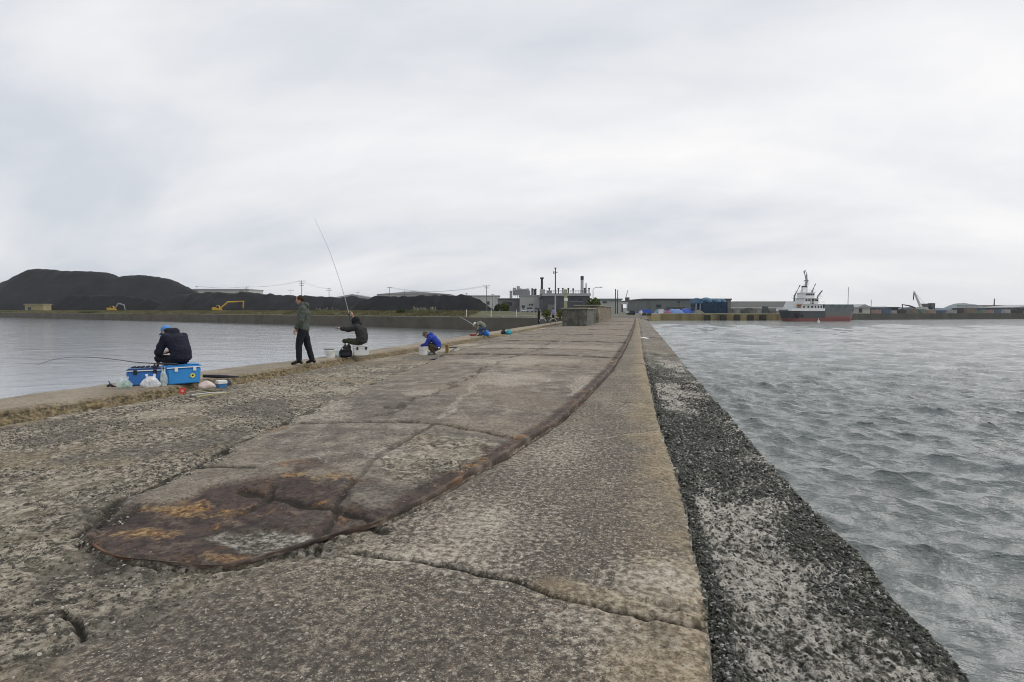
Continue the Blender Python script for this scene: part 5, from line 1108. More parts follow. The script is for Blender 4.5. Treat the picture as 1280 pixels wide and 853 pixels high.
SKIN = mat('skin', (.42, .25, .18), .6, .08, 6)
def hand(m, w, d, side):
    """palm and five curled fingers; w wrist, d forearm direction"""
    d = Vector(d).normalized(); w = Vector(w); sd_ = d.cross(Vector((0, 0, 1)));  sd_ = sd_.normalized() if sd_.length > .1 else Vector((0, 1, 0)); dn = d.cross(sd_).normalized()*(-1)
    if dn.z > 0: dn = -dn
    limb(m, [w, w+d*.05, w+d*.09], [.026, .033, .032], 8)
    for i, l in enumerate((.070, .080, .074, .058)):
        b_ = w+d*.095+sd_*(-.030+.020*i); limb(m, [b_, b_+d*l*.45+dn*.006, b_+d*l*.72+dn*.028, b_+d*l*.66+dn*.055], [.0105, .010, .009, .0085], 6)
    b_ = w+d*.035-sd_*.028*side; limb(m, [b_, b_+d*.035-sd_*.026*side+dn*.01, b_+d*.062-sd_*.024*side+dn*.028], [.013, .011, .0095], 6)
def person(label, loc, rz, J, jacket, trousers, shoes, hood=None, cap=None, hair=(.02, .015, .012), sc_=1.0, vox=.013, hem=None, bare=(), collar=True, group=None, jr=1.0, tr=1.0):
    r = thing('person', label, 'person', loc, rz, group); r.scale = (sc_,)*3
    P = {k: Vector(v) for k, v in J.items()}
    hd, nk, ch, wa, pe = P['head'], P['neck'], P['chest'], P['waist'], P['pelvis']
    fd = Vector(J.get('face', (-1, 0, 0))).normalized(); upv = (hd-nk).normalized(); upv = (upv-fd*upv.dot(fd)).normalized()
    m = MB()
    etube(m, [pe, wa, ch, nk-(nk-ch)*.25], [(.10, .145), (.095, .13), (.11, .15), (.075, .12)])
    limb(m, [nk-(nk-ch)*.3, nk, hd-upv*.04], [.06, .052, .05])
    q = Matrix((fd, upv.cross(fd), upv)).transposed()
    m.ell(hd+upv*.02, (.095, .076, .105), 12, 16, q); m.ell(hd-upv*.055+fd*.025, (.062, .056, .055), 8, 12, q)   # skull and jaw
    m.ell(hd+fd*.098-upv*.012, (.018, .012, .026), 6, 8, q)                                                   # nose
    for s in (-1, 1): m.ell(hd+q.col[1]*s*.075-upv*.005-fd*.0, (.018, .012, .03), 6, 8, q)
    for s in 'lr':
        sh, el, wr = P['sh_'+s], P['el_'+s], P['wr_'+s]; limb(m, [sh, el, wr], [.052, .040, .027]); hand(m, wr, J.get('hd_'+s, tuple(wr-el)), 1 if s == 'l' else -1)
        hp, kn, an, to = P['hp_'+s], P['kn_'+s], P['an_'+s], P['to_'+s]; limb(m, [hp, kn, an], [.078, .052, .038]); limb(m, [an, an.lerp(to, .5)-Vector((0,0,.02)), to], [.036, .034, .028])
    remeshed(m, 'body', SKIN, r, min(vox, .0085) if vox < .02 else vox, 2)
    # face: eyes and mouth as shallow marks on the body
    m = MB()
    for s in (-1, 1): m.ell(hd+fd*.088+q.col[1]*s*.032+upv*.018, (.008, .014, .006), 5, 8, q)
    m.ell(hd+fd*.082-upv*.058, (.008, .022, .004), 5, 8, q); m.build('eyes', mat('eye_dark', (.02, .015, .012), .4), r, smooth=True)
    # jacket
    m = MB(); hemp = pe if hem is None else Vector(hem)
    etube(m, [hemp, wa, ch, nk-(nk-ch)*.15], [(.135*jr, .178*jr), (.130*jr, .168*jr), (.140*jr, .190*jr), (.10, .155)])
    for s in 'lr':
        sh, el, wr = P['sh_'+s], P['el_'+s], P['wr_'+s]; e = wr if s not in bare else el.lerp(wr, .1)
        limb(m, [ch.lerp(nk, .55).lerp(sh, .5), sh, el, el.lerp(e, .85)], [.085*jr, .080*jr, .066*jr, .052*jr])
    if collar: limb(m, [nk-(nk-ch)*.15, nk+(hd-nk)*.25], [.09, .078])
    if hood == 'down': m.ell(nk-fd*.105-upv*.0, (.075, .115, .085), 8, 12, q); m.ell(nk-fd*.05-upv*.03, (.10, .125, .06), 8, 12, q)
    if hood == 'up': m.ell(hd-fd*.012+upv*.02, (.118, .105, .135), 10, 14, q); limb(m, [nk, hd-upv*.04-fd*.02], [.11, .10])
    j = remeshed(m, 'jacket', jacket, r, vox, 4, .024, 8)
    # trousers
    m = MB(); etube(m, [pe-(wa-pe)*.3, pe, pe.lerp(wa, .6)], [(.10*tr, .145), (.118*tr, .158*tr), (.105, .145)])
    for s in 'lr': hp, kn, an = P['hp_'+s], P['kn_'+s], P['an_'+s]; limb(m, [hp, hp.lerp(kn, .5), kn, kn.lerp(an, .5), an.lerp(kn, .05)], [.100*tr, .092*tr, .074*tr, .070*tr, .060*tr])
    remeshed(m, 'trousers', trousers, r, vox, 3, .02, 8)
    for s in 'lr':
        an, to = P['an_'+s], P['to_'+s]; m = MB(); d = (to-an); d.z = 0; d.normalize()
        z0 = min(an.z, to.z)-.05; hl = an-d*.05; limb(m, [Vector((hl.x, hl.y, an.z-.028)), Vector((an.x, an.y, an.z+.01)), an.lerp(to, .6)+Vector((0, 0, 0)), to], [.042, .05, .043, .036])
        remeshed(m, 'shoe', shoes, r, vox*.8, 3)
    if cap:
        kind, col = cap; cm_ = mat('cap_%.2f_%.2f' % (col[0], col[2]), col, .8, .15, 8); m = MB()
        if kind == 'hair': m.ell(hd+upv*.035-fd*.016, (.098, .088, .098), 10, 14, q); nm = 'hair'
        elif kind == 'cap': m.ell(hd+upv*.055-fd*.008, (.102, .090, .082), 10, 14, q); m.ell(hd+upv*.045+fd*.125-upv*.012, (.062, .068, .012), 8, 12, q); nm = 'cap'
        elif kind == 'hat': m.ell(hd+upv*.06, (.10, .09, .08), 10, 14, q); m.ell(hd+upv*.035+fd*.01, (.155, .145, .016), 8, 16, q); nm = 'hat'
        remeshed(m, nm, cm_, r, .009, 3)
        if kind == 'cap':
            m = MB(); m.ell(hd-fd*.045+upv*.005, (.062, .082, .075), 8, 12, q); remeshed(m, 'hair', mat('hair_dark', (.02, .017, .015), .8), r, .011, 2)
    return r
def cloth(n, c, var=.18): return mat(n, c, .9, var, 5, .5, 60)
# 1  angler bent forward on the bright blue cooler
base1 = G(227.5, 481, 2.62); vdir = Vector((base1.x, base1.y, 0)).normalized()
toeye = lambda p: math.atan2(-p.x, p.y)     # turn so that local x runs across the line of sight
fz1 = toeye(base1)
J1 = dict(pelvis=(.12,0,.50), waist=(.13,0,.64), chest=(.02,0,.83), neck=(-.13,0,.955), head=(-.24,0,1.00), face=(-.9,0,-.55),
  sh_l=(-.04,.19,.89), el_l=(-.14,.27,.64), wr_l=(-.36,.14,.60), sh_r=(-.04,-.19,.89), el_r=(-.13,-.26,.63), wr_r=(-.35,-.12,.60),
  hp_l=(.08,.10,.47), kn_l=(-.38,.17,.47), an_l=(-.42,.17,.06), to_l=(-.58,.19,.03), hp_r=(.08,-.10,.47), kn_r=(-.37,-.10,.48), an_r=(-.44,-.10,.06), to_r=(-.60,-.12,.03))
person('person in a navy jacket and blue cap hunched forward on the bright blue cooler', base1+vdir*.20-RT*.09, fz1-R(52), J1, cloth('navy_jacket', (.012, .014, .028)), cloth('black_trousers', (.012, .013, .02)), mat('boot_black', (.015, .015, .016), .6), hood='down', cap=('cap', (.10, .25, .55)), vox=.012, jr=1.22, sc_=.97)
# 2  standing angler
J2 = dict(pelvis=(.0,0,.93), waist=(.01,0,1.08), chest=(.03,0,1.30), neck=(.0,0,1.49), head=(-.055,0,1.63), face=(-1,0,-.12),
  sh_l=(.04,.20,1.41), el_l=(.02,.25,1.13), wr_l=(-.15,.17,.97), sh_r=(.04,-.20,1.41), el_r=(.0,-.26,1.13), wr_r=(-.14,-.22,.92),
  hp_l=(.0,.10,.90), kn_l=(.09,.11,.50), an_l=(.20,.12,.085), to_l=(.07,.13,.035), hp_r=(.0,-.10,.90), kn_r=(-.09,-.11,.49), an_r=(-.09,-.12,.085), to_r=(-.25,-.14,.035), hd_l=(-.4,0,-.9), hd_r=(-.4,0,-.9))
b2 = G(379.5, 455.5, 2.62)
person('person standing on the curb in a grey-green hooded jacket and dark trousers, looking left', b2, toeye(b2)-R(8), J2, cloth('greygreen_jacket', (.075, .088, .075)), cloth('navy_trousers', (.013, .015, .021)), mat('boot_black', (.015, .015, .016)), hood='down', cap=('hair', (.035, .017, .012)), sc_=1.0, vox=.012, hem=(.0,0,.88), jr=1.2, tr=1.15)
# 3  angler on the white cooler
b3 = G(449, 445, 2.62)
J3 = dict(pelvis=(.04,0,.44), waist=(.08,0,.58), chest=(.04,0,.78), neck=(-.05,0,.93), head=(-.13,0,1.03), face=(-1,0,-.25),
  sh_l=(.0,.19,.87), el_l=(-.24,.26,1.02), wr_l=(-.30,.18,1.20), hd_l=(-.25,0,.9), sh_r=(-.02,-.19,.87), el_r=(-.28,-.22,.80), wr_r=(-.52,-.16,.83),
  hp_l=(.0,.10,.41), kn_l=(-.44,.14,.46), an_l=(-.40,.14,.07), to_l=(-.56,.14,.03), hp_r=(.0,-.10,.41), kn_r=(-.43,-.12,.45), an_r=(-.40,-.13,.07), to_r=(-.56,-.14,.03))
r3 = person('person seated on the white cooler with a black hood up, raising a long fishing rod', b3+Vector((0, .05, 0)), toeye(b3)-R(24), J3, cloth('dark_grey_coat', (.035, .036, .036)), cloth('olive_trousers', (.045, .05, .03)), mat('boot_black', (.015, .015, .016)), hood=None, bare=('l',), vox=.013, jr=1.3)
m = MB(); m.ell((-.115, 0, 1.055), (.135, .12, .145), 10, 14); m.ell((-.06, 0, .95), (.14, .15, .10), 8, 12); remeshed(m, 'hood', cloth('black_hood', (.011, .011, .013)), r3, .012, 3, .012)
# 4  crouching in blue
b4 = G(543, 443.5, 2.45)
J4 = dict(pelvis=(.12,0,.25), waist=(.10,0,.40), chest=(-.04,0,.56), neck=(-.20,0,.655), head=(-.29,0,.70), face=(-.9,0,-.5),
  sh_l=(-.12,.18,.60), el_l=(-.25,.22,.38), wr_l=(-.44,.12,.32), sh_r=(-.12,-.18,.60), el_r=(-.24,-.24,.38), wr_r=(-.43,-.14,.32),
  hp_l=(.09,.10,.24), kn_l=(-.26,.16,.38), an_l=(-.08,.14,.08), to_l=(-.23,.15,.03), hp_r=(.09,-.10,.24), kn_r=(-.24,-.16,.36), an_r=(.04,-.14,.08), to_r=(-.11,-.15,.03))
r4 = person('person crouching by the white bucket in a bright blue jacket and grey-green bucket hat', b4, toeye(b4)-R(12), J4, cloth('royal_blue_jacket', (.022, .045, .30)), cloth('brown_trousers', (.06, .05, .035)), mat('boot_grey', (.30, .30, .32), .6), hood='down', cap=('hat', (.09, .095, .07)), vox=.015)
m = MB(); m.tube([(.20, -.17, .26), (.16, -.1, .22), (.1, 0, .2), (.16, .1, .22), (.2, .17, .26)], .025, 6); m.build('hem_band', M_WHITE, r4)
# 5  bent double beside the blue bag
b5 = G(600, 420, 2.62)
J5 = dict(pelvis=(.22,0,.46), waist=(.16,0,.60), chest=(-.0,0,.68), neck=(-.16,0,.64), head=(-.25,0,.60), face=(-.7,0,-.8),
  sh_l=(-.08,.18,.62), el_l=(-.10,.22,.38), wr_l=(-.20,.12,.20), sh_r=(-.08,-.18,.62), el_r=(-.1,-.22,.38), wr_r=(-.20,-.12,.20),
  hp_l=(.20,.10,.42), kn_l=(-.02,.13,.34), an_l=(.12,.12,.08), to_l=(-.04,.12,.03), hp_r=(.20,-.10,.42), kn_r=(-.04,-.13,.33), an_r=(.06,-.12,.08), to_r=(-.10,-.13,.03))
person('person bent low over the curb in a grey jacket, white cap and blue jeans', b5, toeye(b5)-R(8), J5, cloth('pale_grey_jacket', (.17, .18, .15)), cloth('blue_jeans', (.045, .08, .16)), mat('boot_black', (.015, .015, .016)), cap=('cap', (.62, .62, .60)), vox=.018)
# 6, 7 by the bicycle
J6 = dict(pelvis=(.0,0,.90), waist=(.0,0,1.05), chest=(.0,0,1.27), neck=(-.02,0,1.46), head=(-.03,0,1.58), face=(-.5,-1,-.2),
  sh_l=(.02,.19,1.38), el_l=(.02,.25,1.1), wr_l=(-.12,.17,.95), sh_r=(.02,-.19,1.38), el_r=(.0,-.25,1.1), wr_r=(-.12,-.17,.95),
  hp_l=(.0,.10,.88), kn_l=(.0,.11,.49), an_l=(.03,.11,.085), to_l=(-.12,.12,.035), hp_r=(.0,-.10,.88), kn_r=(-.03,-.11,.49), an_r=(-.02,-.12,.085), to_r=(-.16,-.13,.035))
b6 = G(673.5, 405.5, 2.52); person('person in black standing at the left end of the white bicycle', b6, toeye(b6)+R(20), J6, cloth('black_coat', (.014, .015, .018)), cloth('black_trousers', (.012, .013, .02)), mat('boot_black', (.015, .015, .016)), hood='up', sc_=.93, vox=.022)
b7 = W(691.5, 66, 2.5); person('person in a pale blue-violet shirt and dark trousers standing behind the white bicycle', b7, YAW+R(160), J6, cloth('lilac_shirt', (.20, .21, .42)), cloth('black_trousers', (.012, .013, .02)), mat('boot_black', (.015, .015, .016)), cap=('hair', (.03, .025, .02)), sc_=1.05, vox=.022)
b8 = W(801, 98, 2.52); person('tiny distant person in a white top at the far end of the walkway', b8, YAW+R(90), J6, cloth('white_top', (.62, .58, .56)), cloth('pale_trousers', (.38, .33, .30)), mat('boot_black', (.015, .015, .016)), cap=('hair', (.03, .025, .02)), sc_=.95, vox=.03)
# ------------------------------------------------------------------ fishing gear
M_BLUE = mat('cooler_blue', (.04, .25, .60), .45, .08, 2); M_BLUE2 = mat('cooler_dull_blue', (.045, .17, .48), .5, .1, 2); M_COOLW = mat('cooler_white', (.66, .67, .66), .5, .05, 2)
M_DKPL = mat('dark_plastic', (.02, .022, .03), .5, .2, 4)
def plastic(name, col, alpha, rough=.3):
    m, nt, b = new_mat(name); co = nt.nodes.new('ShaderNodeTexCoord').outputs['Object']; n = tex(nt, 'ShaderNodeTexNoise', 14, co, Detail=5).outputs[0]
    b.inputs['Base Color'].default_value = (*col, 1); b.inputs['Roughness'].default_value = rough; nt.links.new(ramp(nt, n, [(.35, alpha*.6), (.65, min(1, alpha*1.3))]), b.inputs['Alpha'])
    bp = nt.nodes.new('ShaderNodeBump'); bp.inputs['Distance'].default_value = .02; nt.links.new(n, bp.inputs['Height']); nt.links.new(bp.outputs[0], b.inputs['Normal']); return m
def cooler(label, loc, rz, w, d, h, body, lid, latch, badge=False, handle=True):
    r = thing('cooler_box', label, 'cooler box', loc, rz, 'cooler boxes on the curb'); hl = h*.2
    m = MB(); m.frust(0, 0, .012, h-hl, w*.47, d*.46, w*.5, d*.5); m.build('body', body, r, bevel=.015)
    m = MB(); m.box(-w*.515, w*.515, -d*.52, d*.52, h-hl+.004, h-.02); m.box(-w*.47, w*.47, -d*.46, d*.46, h-.018, h); ld = m.build('lid', lid, r, bevel=.012)
    m = MB(); m.box(-w*.517, w*.517, -d*.524, -d*.521, h-hl+.015, h-hl+.032); m.build('seal_strip', M_WHITE, ld)
    for x_ in (-w*.25, w*.3):
        m = MB(); m.box(x_-.028, x_+.028, -d*.55, -d*.515, h-hl-.05, h-hl+.035); m.build('latch', latch, r, bevel=.004)
    if handle:
        m = MB(); m.tube([(-w*.53, -d*.28, h*.18), (-w*.56, -d*.28, h*.5), (-w*.53, -d*.28, h-hl)], .014, 6); m.build('handle', M_COOLW, r)
    for sx_ in (-1, 1): m = MB(); m.box(sx_*w*.4-.03, sx_*w*.4+.03, -d*.4, d*.4, -.01, .012); m.build('foot', M_DKPL, r)
    if badge:
        m = MB(); m.tube([(w*.24, -d*.497, h*.42), (w*.24, -d*.512, h*.42)], .042, 20); b_ = m.build('badge', mat('badge_yellow', (.72, .62, .08), .5, .05), r)
        m = MB(); m.ell((w*.24, -d*.513, h*.43), (.018, .005, .018)); m.box(w*.24-.022, w*.24+.006, -d*.518, -d*.513, h*.40, h*.425); m.build('badge_mark', M_DKPL, b_)
    return r
cooler('bright blue cooler with a round yellow badge, under the person in the navy jacket', base1+vdir*.22, fz1+R(14), .56, .40, .37, M_BLUE, M_BLUE, M_COOLW, badge=True)
pL = G(182, 482.5, 2.62)+vdir*.19
cooler('duller blue open-topped cooler left of the bright one, white bag hanging on it', pL, fz1-R(4), .56, .36, .32, M_BLUE2, mat('cooler_lid_dark', (.07, .14, .30), .5, .1), M_DKPL, handle=False)
m = MB()
for x_ in (-.2, -.13, -.06, .02, .1): m.tube([(x_, -.05, .33), (x_+.03, .06, .335)], .018, 6)
o = m.build('tackle_tools', M_DKPL); o.location = pL; o.rotation_euler = (0, 0, fz1-R(4)); tag(o, 'dark tackle laid in a row on the duller blue cooler', 'fishing tackle')
def bag(name, label, loc, w, d, h, mat_, seed, rz=0, cat='plastic bag', group=None, ears=True, ex=2.4):
    n, k = 22, 14; m = MB(); vs = []; rs = np.random.RandomState(seed); ph = rs.uniform(0, 6, 3)
    for i in range(k+1):
        t = i/k; s = (math.sin(math.pi*min(1, .12+t*.88))**.5)*(1-.25*t)
        for j in range(n):
            q = 2*math.pi*j/n; cr = 1+.13*math.sin(3*q+ph[0]+t*3)+.08*math.sin(7*q+ph[1]-t*5)+.05*math.sin(11*q+t*9)
            vs.append((math.cos(q)*w/2*s*cr, math.sin(q)*d/2*s*cr, h*t*(1+.06*math.sin(2*q+ph[2]))))
    fs = [(i*n+j, i*n+(j+1) % n, (i+1)*n+(j+1) % n, (i+1)*n+j) for i in range(k) for j in range(n)]+[tuple(range(n))[::-1], tuple(k*n+j for j in range(n))]
    m.add(vs, fs)
    if ears: 
        for s in (-1, 1): m.add([(s*w*.08, -.01, h*.9), (s*w*.22, .0, h*.92), (s*w*.26, .01, h*1.22), (s*w*.14, .02, h*1.25)], [(0, 1, 2, 3)])
    o = m.build(name, mat_, smooth=True); o.location = loc; o.rotation_euler = (0, 0, rz); return tag(o, label, cat, group)
M_PW = plastic('thin_white_plastic', (.74, .75, .77), .85); M_PC = plastic('clear_plastic', (.60, .70, .70), .45); M_PG = plastic('green_plastic', (.20, .42, .24), .6)
bag('plastic_bag', 'crumpled white plastic bag against the front of the duller blue cooler', G(189, 484.5, 2.62)-vdir*.05, .32, .14, .20, M_PW, 1, fz1)
bag('plastic_bag', 'thin greyish plastic bag stuffed between the two blue coolers', G(205, 483.5, 2.62)-vdir*.0, .12, .16, .30, M_PC, 5, fz1)
bag('plastic_bag', 'clear plastic bag with green contents at the left end of the coolers', G(156, 486, 2.62), .26, .20, .17, M_PC, 2, fz1)
bag('bait_pack', 'small green pack inside the clear bag beside the coolers', G(157, 485.5, 2.63), .16, .10, .13, M_PG, 3, fz1, 'pack', ears=False)
m = MB(); m.tube([(-.08, 0, .03), (-.02, .01, .05), (.03, 0, .03)], [.02, .028, .02], 7); m.tube([(.02, 0, .03), (.09, .02, .02)], [.012, .008], 6); m.tube([(-.02, 0, .05), (-.03, .0, .10), (-.06, 0, .11)], .008, 5)
o = m.build('fishing_reel', M_DKPL); o.location = G(139, 485, 2.63); tag(o, 'small black reel lying on the curb at the far left of the gear', 'fishing reel')
def rod(label, pts, r0, r1, reel=True, col=None):
    p0 = Vector(pts[0]); r = thing('fishing_rod', label, 'fishing rod', p0, 0, 'fishing rods'); P = [Vector(p)-p0 for p in pts]; n = len(P)
    fine = []
    for i in range(n-1):
        a, b_ = P[i], P[i+1]; t0 = (P[i+1]-P[max(i-1, 0)])/2; t1 = (P[min(i+2, n-1)]-P[i])/2
        fine += interpolate_bezier(a, a+t0/3, b_-t1/3, b_, 8)[:-1]
    fine.append(P[-1]); k = len(fine); m = MB(); m.tube(fine, [r0+(r1-r0)*(i/(k-1)) for i in range(k)], 6); m.build('blank', col or mat('rod_dark', (.09, .09, .09), .4), r)
    if reel:
        d = (fine[1]-fine[0]).normalized(); c = fine[0]+d*.18; m = MB(); m.tube([c-Vector((.0, .0, .05)), c-Vector((0, 0, .0))], .012, 6); m.tube([c+Vector((-.02, 0, -.06)), c+Vector((.04, 0, -.06))], .028, 10); m.build('reel', M_DKPL, r)
        m = MB(); m.tube([fine[0]-d*.25, fine[0]+d*.12], .016, 8); m.build('handle', M_DKPL, r)
    return r
D3 = b3.length
def PP(px, py, d): v = ray(px, py); return Vector((0, 0, EYE))+v*(d/math.hypot(v.x, v.y))
rod('long thin rod raised high by the person on the white cooler', [PP(437.3, 397, 17.0), PP(431, 372, 17.4), PP(422, 343, 17.9), PP(411, 312, 18.5), PP(401, 290, 19.0), PP(393, 273, 19.4)], .0095, .0035, col=mat('rod_pale', (.30, .30, .30), .4))
rod('curved rod drooping left over the water from the person in the navy jacket', [PP(205, 455, 10.6), PP(170, 453, 11.0), PP(140, 449, 11.5), PP(100, 446.5, 12.2), PP(70, 449, 12.8), PP(45, 457, 13.3)], .009, .0035)
rod('short slanting rod held by the person bent low over the curb', [PP(595, 409, 31.4), PP(586, 402.5, 32.5), PP(574, 396, 34)], .02, .010, reel=False, col=mat('rod_pale', (.30, .30, .30), .4))
# things lying right of the bright cooler
p = G(254, 474, 2.63); o = MB().tube([Vector((0, 0, .06)), Vector((.30, .12, .045)), Vector((.62, .25, .03))], [.03, .035, .012], 8).build('rod_case', M_DKPL); o.location = p; tag(o, 'black rod case sticking out behind the bright blue cooler', 'rod case')
bag('cloth', 'crumpled white and pinkish cloth on the curb right of the bright blue cooler', G(259, 486, 2.60), .30, .26, .14, mat('pinkish_cloth', (.60, .50, .47), .9, .2, 6, .6, 30), 7, 0, 'cloth', ears=False)
p = G(277, 485, 2.55); r = thing('bait_box', 'small bait tub with a white lid and blue base near the pinkish cloth', 'bait box', p, fz1+.3)
MB().frust(0, 0, 0, .075, .07, .055, .08, .065).build('base', mat('tub_blue', (.05, .16, .35), .5), r, bevel=.006); MB().box(-.085, .085, -.07, .07, .078, .14).build('lid', M_COOLW, r, bevel=.008)
p = G(285, 482, 2.52); bag('bait_pouch', 'dark blue-grey pouch slumped next to the bait tub', p, .14, .12, .14, mat('pouch', (.07, .09, .11), .8), 9, 0, 'pouch', ears=False)
p = G(228, 493, 2.55); r = thing('float_reel', 'round red line winder lying on the edge of the curb', 'line winder', p, fz1)
m = MB(); m.tube([(0, -.02, .06), (0, .02, .06)], .055, 18); m.build('rim', mat('red_plastic', (.55, .05, .04), .5), r); m = MB(); m.tube([(0, -.03, .06), (0, .03, .06)], .025, 12); m.build('hub', mat('pink_plastic', (.62, .30, .27), .5), r)
rs = np.random.RandomState(12); names = ('pale', 'greenish', 'white', 'brown', 'yellowish'); cs = ((.45, .43, .36), (.16, .22, .10), (.60, .60, .56), (.12, .09, .06), (.42, .38, .20))
for i in range(5):
    a = G(234+i*3, 491+i*1.4-(i % 2)*2, 2.54); l = .42+.12*(i % 3); m = MB(); m.tube([(0, 0, .0), (l*.5, .06+.02*i, .035), (l, .16, .015+.012*i)], [.016, .014, .008], 6)
    o = m.build('rod_holder', mat('rod_stick_%d' % i, cs[i], .6)); o.location = a; o.rotation_euler = (0, 0, R(-14+7*i)); tag(o, '%s thin stick in the bundle lying between the red winder and the pinkish cloth' % names[i], 'rod rest', 'sticks lying on the curb edge')
# gear of the angler on the white cooler
cooler('white cooler under the person with the black hood', b3+Vector((.03, .05, 0)), toeye(b3)+R(6), .46, .30, .30, M_COOLW, M_COOLW, M_DKPL, handle=False)
def bucket(label, loc, rt, rb, h, col, grp='white buckets', lid=None):
    r = thing('bucket', label, 'bucket', loc, 0, grp); m = MB(); n = 24
    vs = []; 
    for rr, zz_ in ((rb, 0), (rt, h), (rt-.008, h), (rb-.008, .012)): vs += [(rr*math.cos(2*math.pi*j/n), rr*math.sin(2*math.pi*j/n), zz_) for j in range(n)]
    m.add(vs, [(i*n+j, i*n+(j+1) % n, (i+1)*n+(j+1) % n, (i+1)*n+j) for i in range(3) for j in range(n)]+[tuple(range(n))[::-1], tuple(3*n+j for j in range(n))]); m.build('body', col, r)
    m = MB(); m.tube([(rt+.004, 0, h-.02)]+[(math.cos(q)*(rt+.006), math.sin(q)*(rt+.006), h-.02) for q in np.linspace(0, 6.28, 20)], .008, 5); m.build('rim', col, r)
    m = MB(); m.tube([(-rt-.005, 0, h-.03)]+[(-rt*math.cos(q), -.04-rt*.75*math.sin(q), h-.03-.10*math.sin(q)) for q in np.linspace(.2, 2.94, 9)]+[(rt+.005, 0, h-.03)], .004, 5); m.build('handle', M_STEEL, r)
    if lid: m = MB(); m.box(-.20, .10, -.04, .04, h+.002, h+.025); m.build('tray', M_DKPL, r)
    return r
bucket('white bucket with a black tray on its rim, on the curb', G(410.5, 447.5, 2.62)+Vector((0, .12, 0)), .15, .125, .23, M_COOLW, lid=True)
bucket('white bucket on the deck before the crouching person in blue', G(528, 444, 2.46)+Vector((0, .1, 0)), .165, .14, .29, M_COOLW)
bag('plastic_bag', 'thin clear bag bulging between the white bucket and the black tackle bag', G(421, 447, 2.62)+Vector((0, .1, 0)), .24, .2, .24, M_PC, 11, 0)
p = G(432, 446.5, 2.62)+Vector((0, .02, 0)); r = thing('tackle_bag', 'black soft tackle bag at the feet of the person on the white cooler', 'tackle bag', p, toeye(b3)+.1)
MB().box(-.19, .17, -.11, .11, 0, .22).build('body', mat('black_fabric', (.016, .016, .018), .9, .3, 6, .6, 40), r, bevel=.03); MB().tube([(-.14, 0, .21), (-.08, 0, .30), (.06, 0, .30), (.12, 0, .21)], .012, 6).build('strap', M_DKPL, r); MB().box(-.12, .1, -.125, -.108, .05, .14).build('pocket', M_DKPL, r, bevel=.008)
p = G(566, 440, 2.46); r = thing('rod_stand', 'folded black and white rod stand on the deck right of the person in blue', 'rod stand', p, .3)
for k, (a, b_) in enumerate((((-.16, 0, .16), (.16, .04, 0)), ((.14, 0, .16), (-.10, .04, 0)), ((-.16, 0, .16), (-.2, -.05, 0)))): MB().tube([a, b_], .012, 6).build('leg', M_DKPL if k == 1 else M_COOLW, r)
MB().tube([(-.2, 0, .16), (.16, 0, .17)], .014, 6).build('bar', M_DKPL, r)
p = G(559, 441, 2.46); o = MB().box(-.05, .05, -.05, .05, -.02, .28).frust(0, 0, .28, .30, .05, .05, .035, .035).build('edge_post', mat('ochre_post', (.26, .19, .07), .9, .3, 6, .4, 20)); o.location = p; tag(o, 'short ochre post standing at the curb right of the person in blue', 'post')
p = G(547, 450, 2.47); bag('net_bag', 'flattened purple-grey net bag on the deck beside the person in blue', p, .5, .25, .06, mat('net_purple', (.10, .07, .085), .9, .4, 14, .8, 40), 13, .3, 'net', ears=False)
bag('carrier_bag', 'bright blue bag beside the person bent low over the curb', b5+Vector((.30, .2, 0)), .42, .3, .30, mat('bag_blue', (.03, .16, .55), .5, .15, 8), 14, 0, 'bag')
p = b5+Vector((-.3, -.28, 0)); r = thing('tackle_tray', 'reddish tackle tray on the curb in front of the person bent low', 'tackle tray', p, YAW); MB().frust(0, 0, 0, .12, .16, .1, .19, .13).build('tray', mat('tray_red', (.28, .09, .08), .7, .3, 6), r, bevel=.01); MB().box(-.15, .15, -.02, .02, .125, .16).build('tools', M_PALE, r)
bag('carrier_bag', 'turquoise bag on the curb between the bent person and the bicycle', G(636, 418.5, 2.58), .40, .3, .28, mat('bag_teal', (.02, .30, .36), .5, .15, 8), 15, 0, 'bag')
bag('carrier_bag', 'black bag leaning on the turquoise bag', G(629, 418, 2.6)+Vector((0, .1, 0)), .34, .3, .26, M_DKPL, 16, 0, 'bag')
p = G(617, 419.5, 2.6); r = thing('tackle_box', 'low yellowish wooden tray on the curb right of the blue bag', 'tray', p, YAW+.2); MB().box(-.42, .42, -.1, .1, 0, .05).build('board', mat('board', (.36, .28, .15), .8), r); MB().box(-.44, -.4, -.11, .11, 0, .10).build('end_cleat', mat('board', (.36, .28, .15)), r)
p = G(803.5, 424, 2.42); o = MB().add([(-.32, -.3, .01), (.28, -.36, .015), (.34, .3, .04), (.02, .36, .10), (-.3, .28, .03), (0, 0, .07)], [(0, 1, 5), (1, 2, 5), (2, 3, 5), (3, 4, 5), (4, 0, 5)]).build('paper_sheet', M_WHITE, fix=False); o.location = p; so_ = o.modifiers.new('t', 'SOLIDIFY'); so_.thickness = .01; tag(o, 'white scrap of paper lying on the shell strip far along the pier', 'litter')
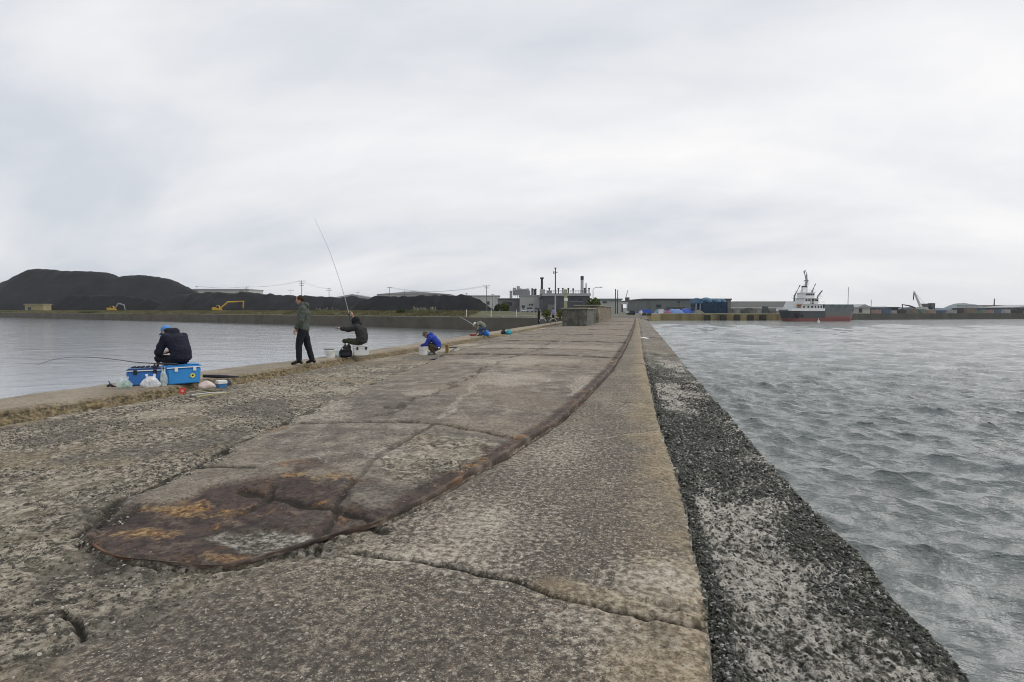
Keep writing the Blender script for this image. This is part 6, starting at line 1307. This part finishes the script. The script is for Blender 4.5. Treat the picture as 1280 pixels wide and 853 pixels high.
# ---- bicycle
p = G(685, 406, 2.52); p = Vector((p.x, p.y, deck_z(p.x, p.y))); r = thing('bicycle', 'small bicycle with white mudguards parked side-on between the two distant people', 'bicycle', p, toeye(p)+R(4))
def torus(c, R_, r_, n=28, k=6):
    m = MB(); vs = []
    for i in range(n):
        q = 2*math.pi*i/n
        for j in range(k): s = 2*math.pi*j/k; vs.append((c[0]+(R_+r_*math.cos(s))*math.cos(q), c[1]+r_*math.sin(s), c[2]+(R_+r_*math.cos(s))*math.sin(q)))
    return m.add(vs, [(i*k+j, i*k+(j+1) % k, ((i+1) % n)*k+(j+1) % k, ((i+1) % n)*k+j) for i in range(n) for j in range(k)])
for x_ in (-.55, .52):
    MBt = torus((x_, 0, .33), .31, .022); w_ = MBt.build('wheel', M_BLACK, r)
    m = torus((x_, 0, .33), .285, .012)
    for k in range(9): q = k*math.pi/9; m.tube([(x_-.28*math.cos(q), 0, .33-.28*math.sin(q)), (x_+.28*math.cos(q), 0, .33+.28*math.sin(q))], .003, 3)
    m.build('rim', M_STEEL, w_)
    m = MB(); m.tube([(x_+.36*math.cos(q), 0, .33+.36*math.sin(q)) for q in np.linspace(.2, 2.9, 10)], .03, 6); m.build('mudguard', M_WHITE, r)
m = MB()
for a, b_ in (((-.48, .68), (-.08, .30)), ((-.08, .30), (.18, .75)), ((-.45, .76), (.14, .68)), ((.52, .33), (-.08, .30)), ((.52, .33), (.15, .70)), ((-.55, .33), (-.44, .82))): m.tube([(a[0], 0, a[1]), (b_[0], 0, b_[1])], .018, 6)
m.build('frame', mat('frame_dark', (.03, .05, .06), .4), r)
MB().ell((.19, 0, .80), (.13, .07, .04)).build('saddle', M_BLACK, r); MB().tube([(-.36, -.26, .98), (-.43, -.1, .95), (-.44, 0, .9), (-.43, .1, .95), (-.36, .26, .98)], .014, 6).build('handlebar', M_STEEL, r)
m = MB(); m.tube([(-.08, -.09, .30), (-.02, -.1, .16)], .012, 5); m.box(-.06, .03, -.17, -.09, .14, .17); m.build('pedal', M_DARK, r); m = MB(); m.box(-.82, -.55, -.16, .16, .62, .84); m.build('basket', mat('basket', (.45, .45, .46), .5), r, bevel=.02)
# ------------------------------------------------------------------ thin sea haze
def haze():
    m = bpy.data.materials.new('haze_air'); m.use_nodes = True; nt = m.node_tree; nt.nodes.clear()
    o_ = nt.nodes.new('ShaderNodeOutputMaterial'); v = nt.nodes.new('ShaderNodeVolumePrincipled'); v.inputs['Color'].default_value = (.86, .90, .95, 1)
    v.inputs['Density'].default_value = .00010; v.inputs['Anisotropy'].default_value = .2; nt.links.new(v.outputs[0], o_.inputs['Volume'])
    o = MB().box(-3150, 3150, -3150, 3150, -4.2, 95).build('haze', m); tag(o, kind='stuff')
haze()
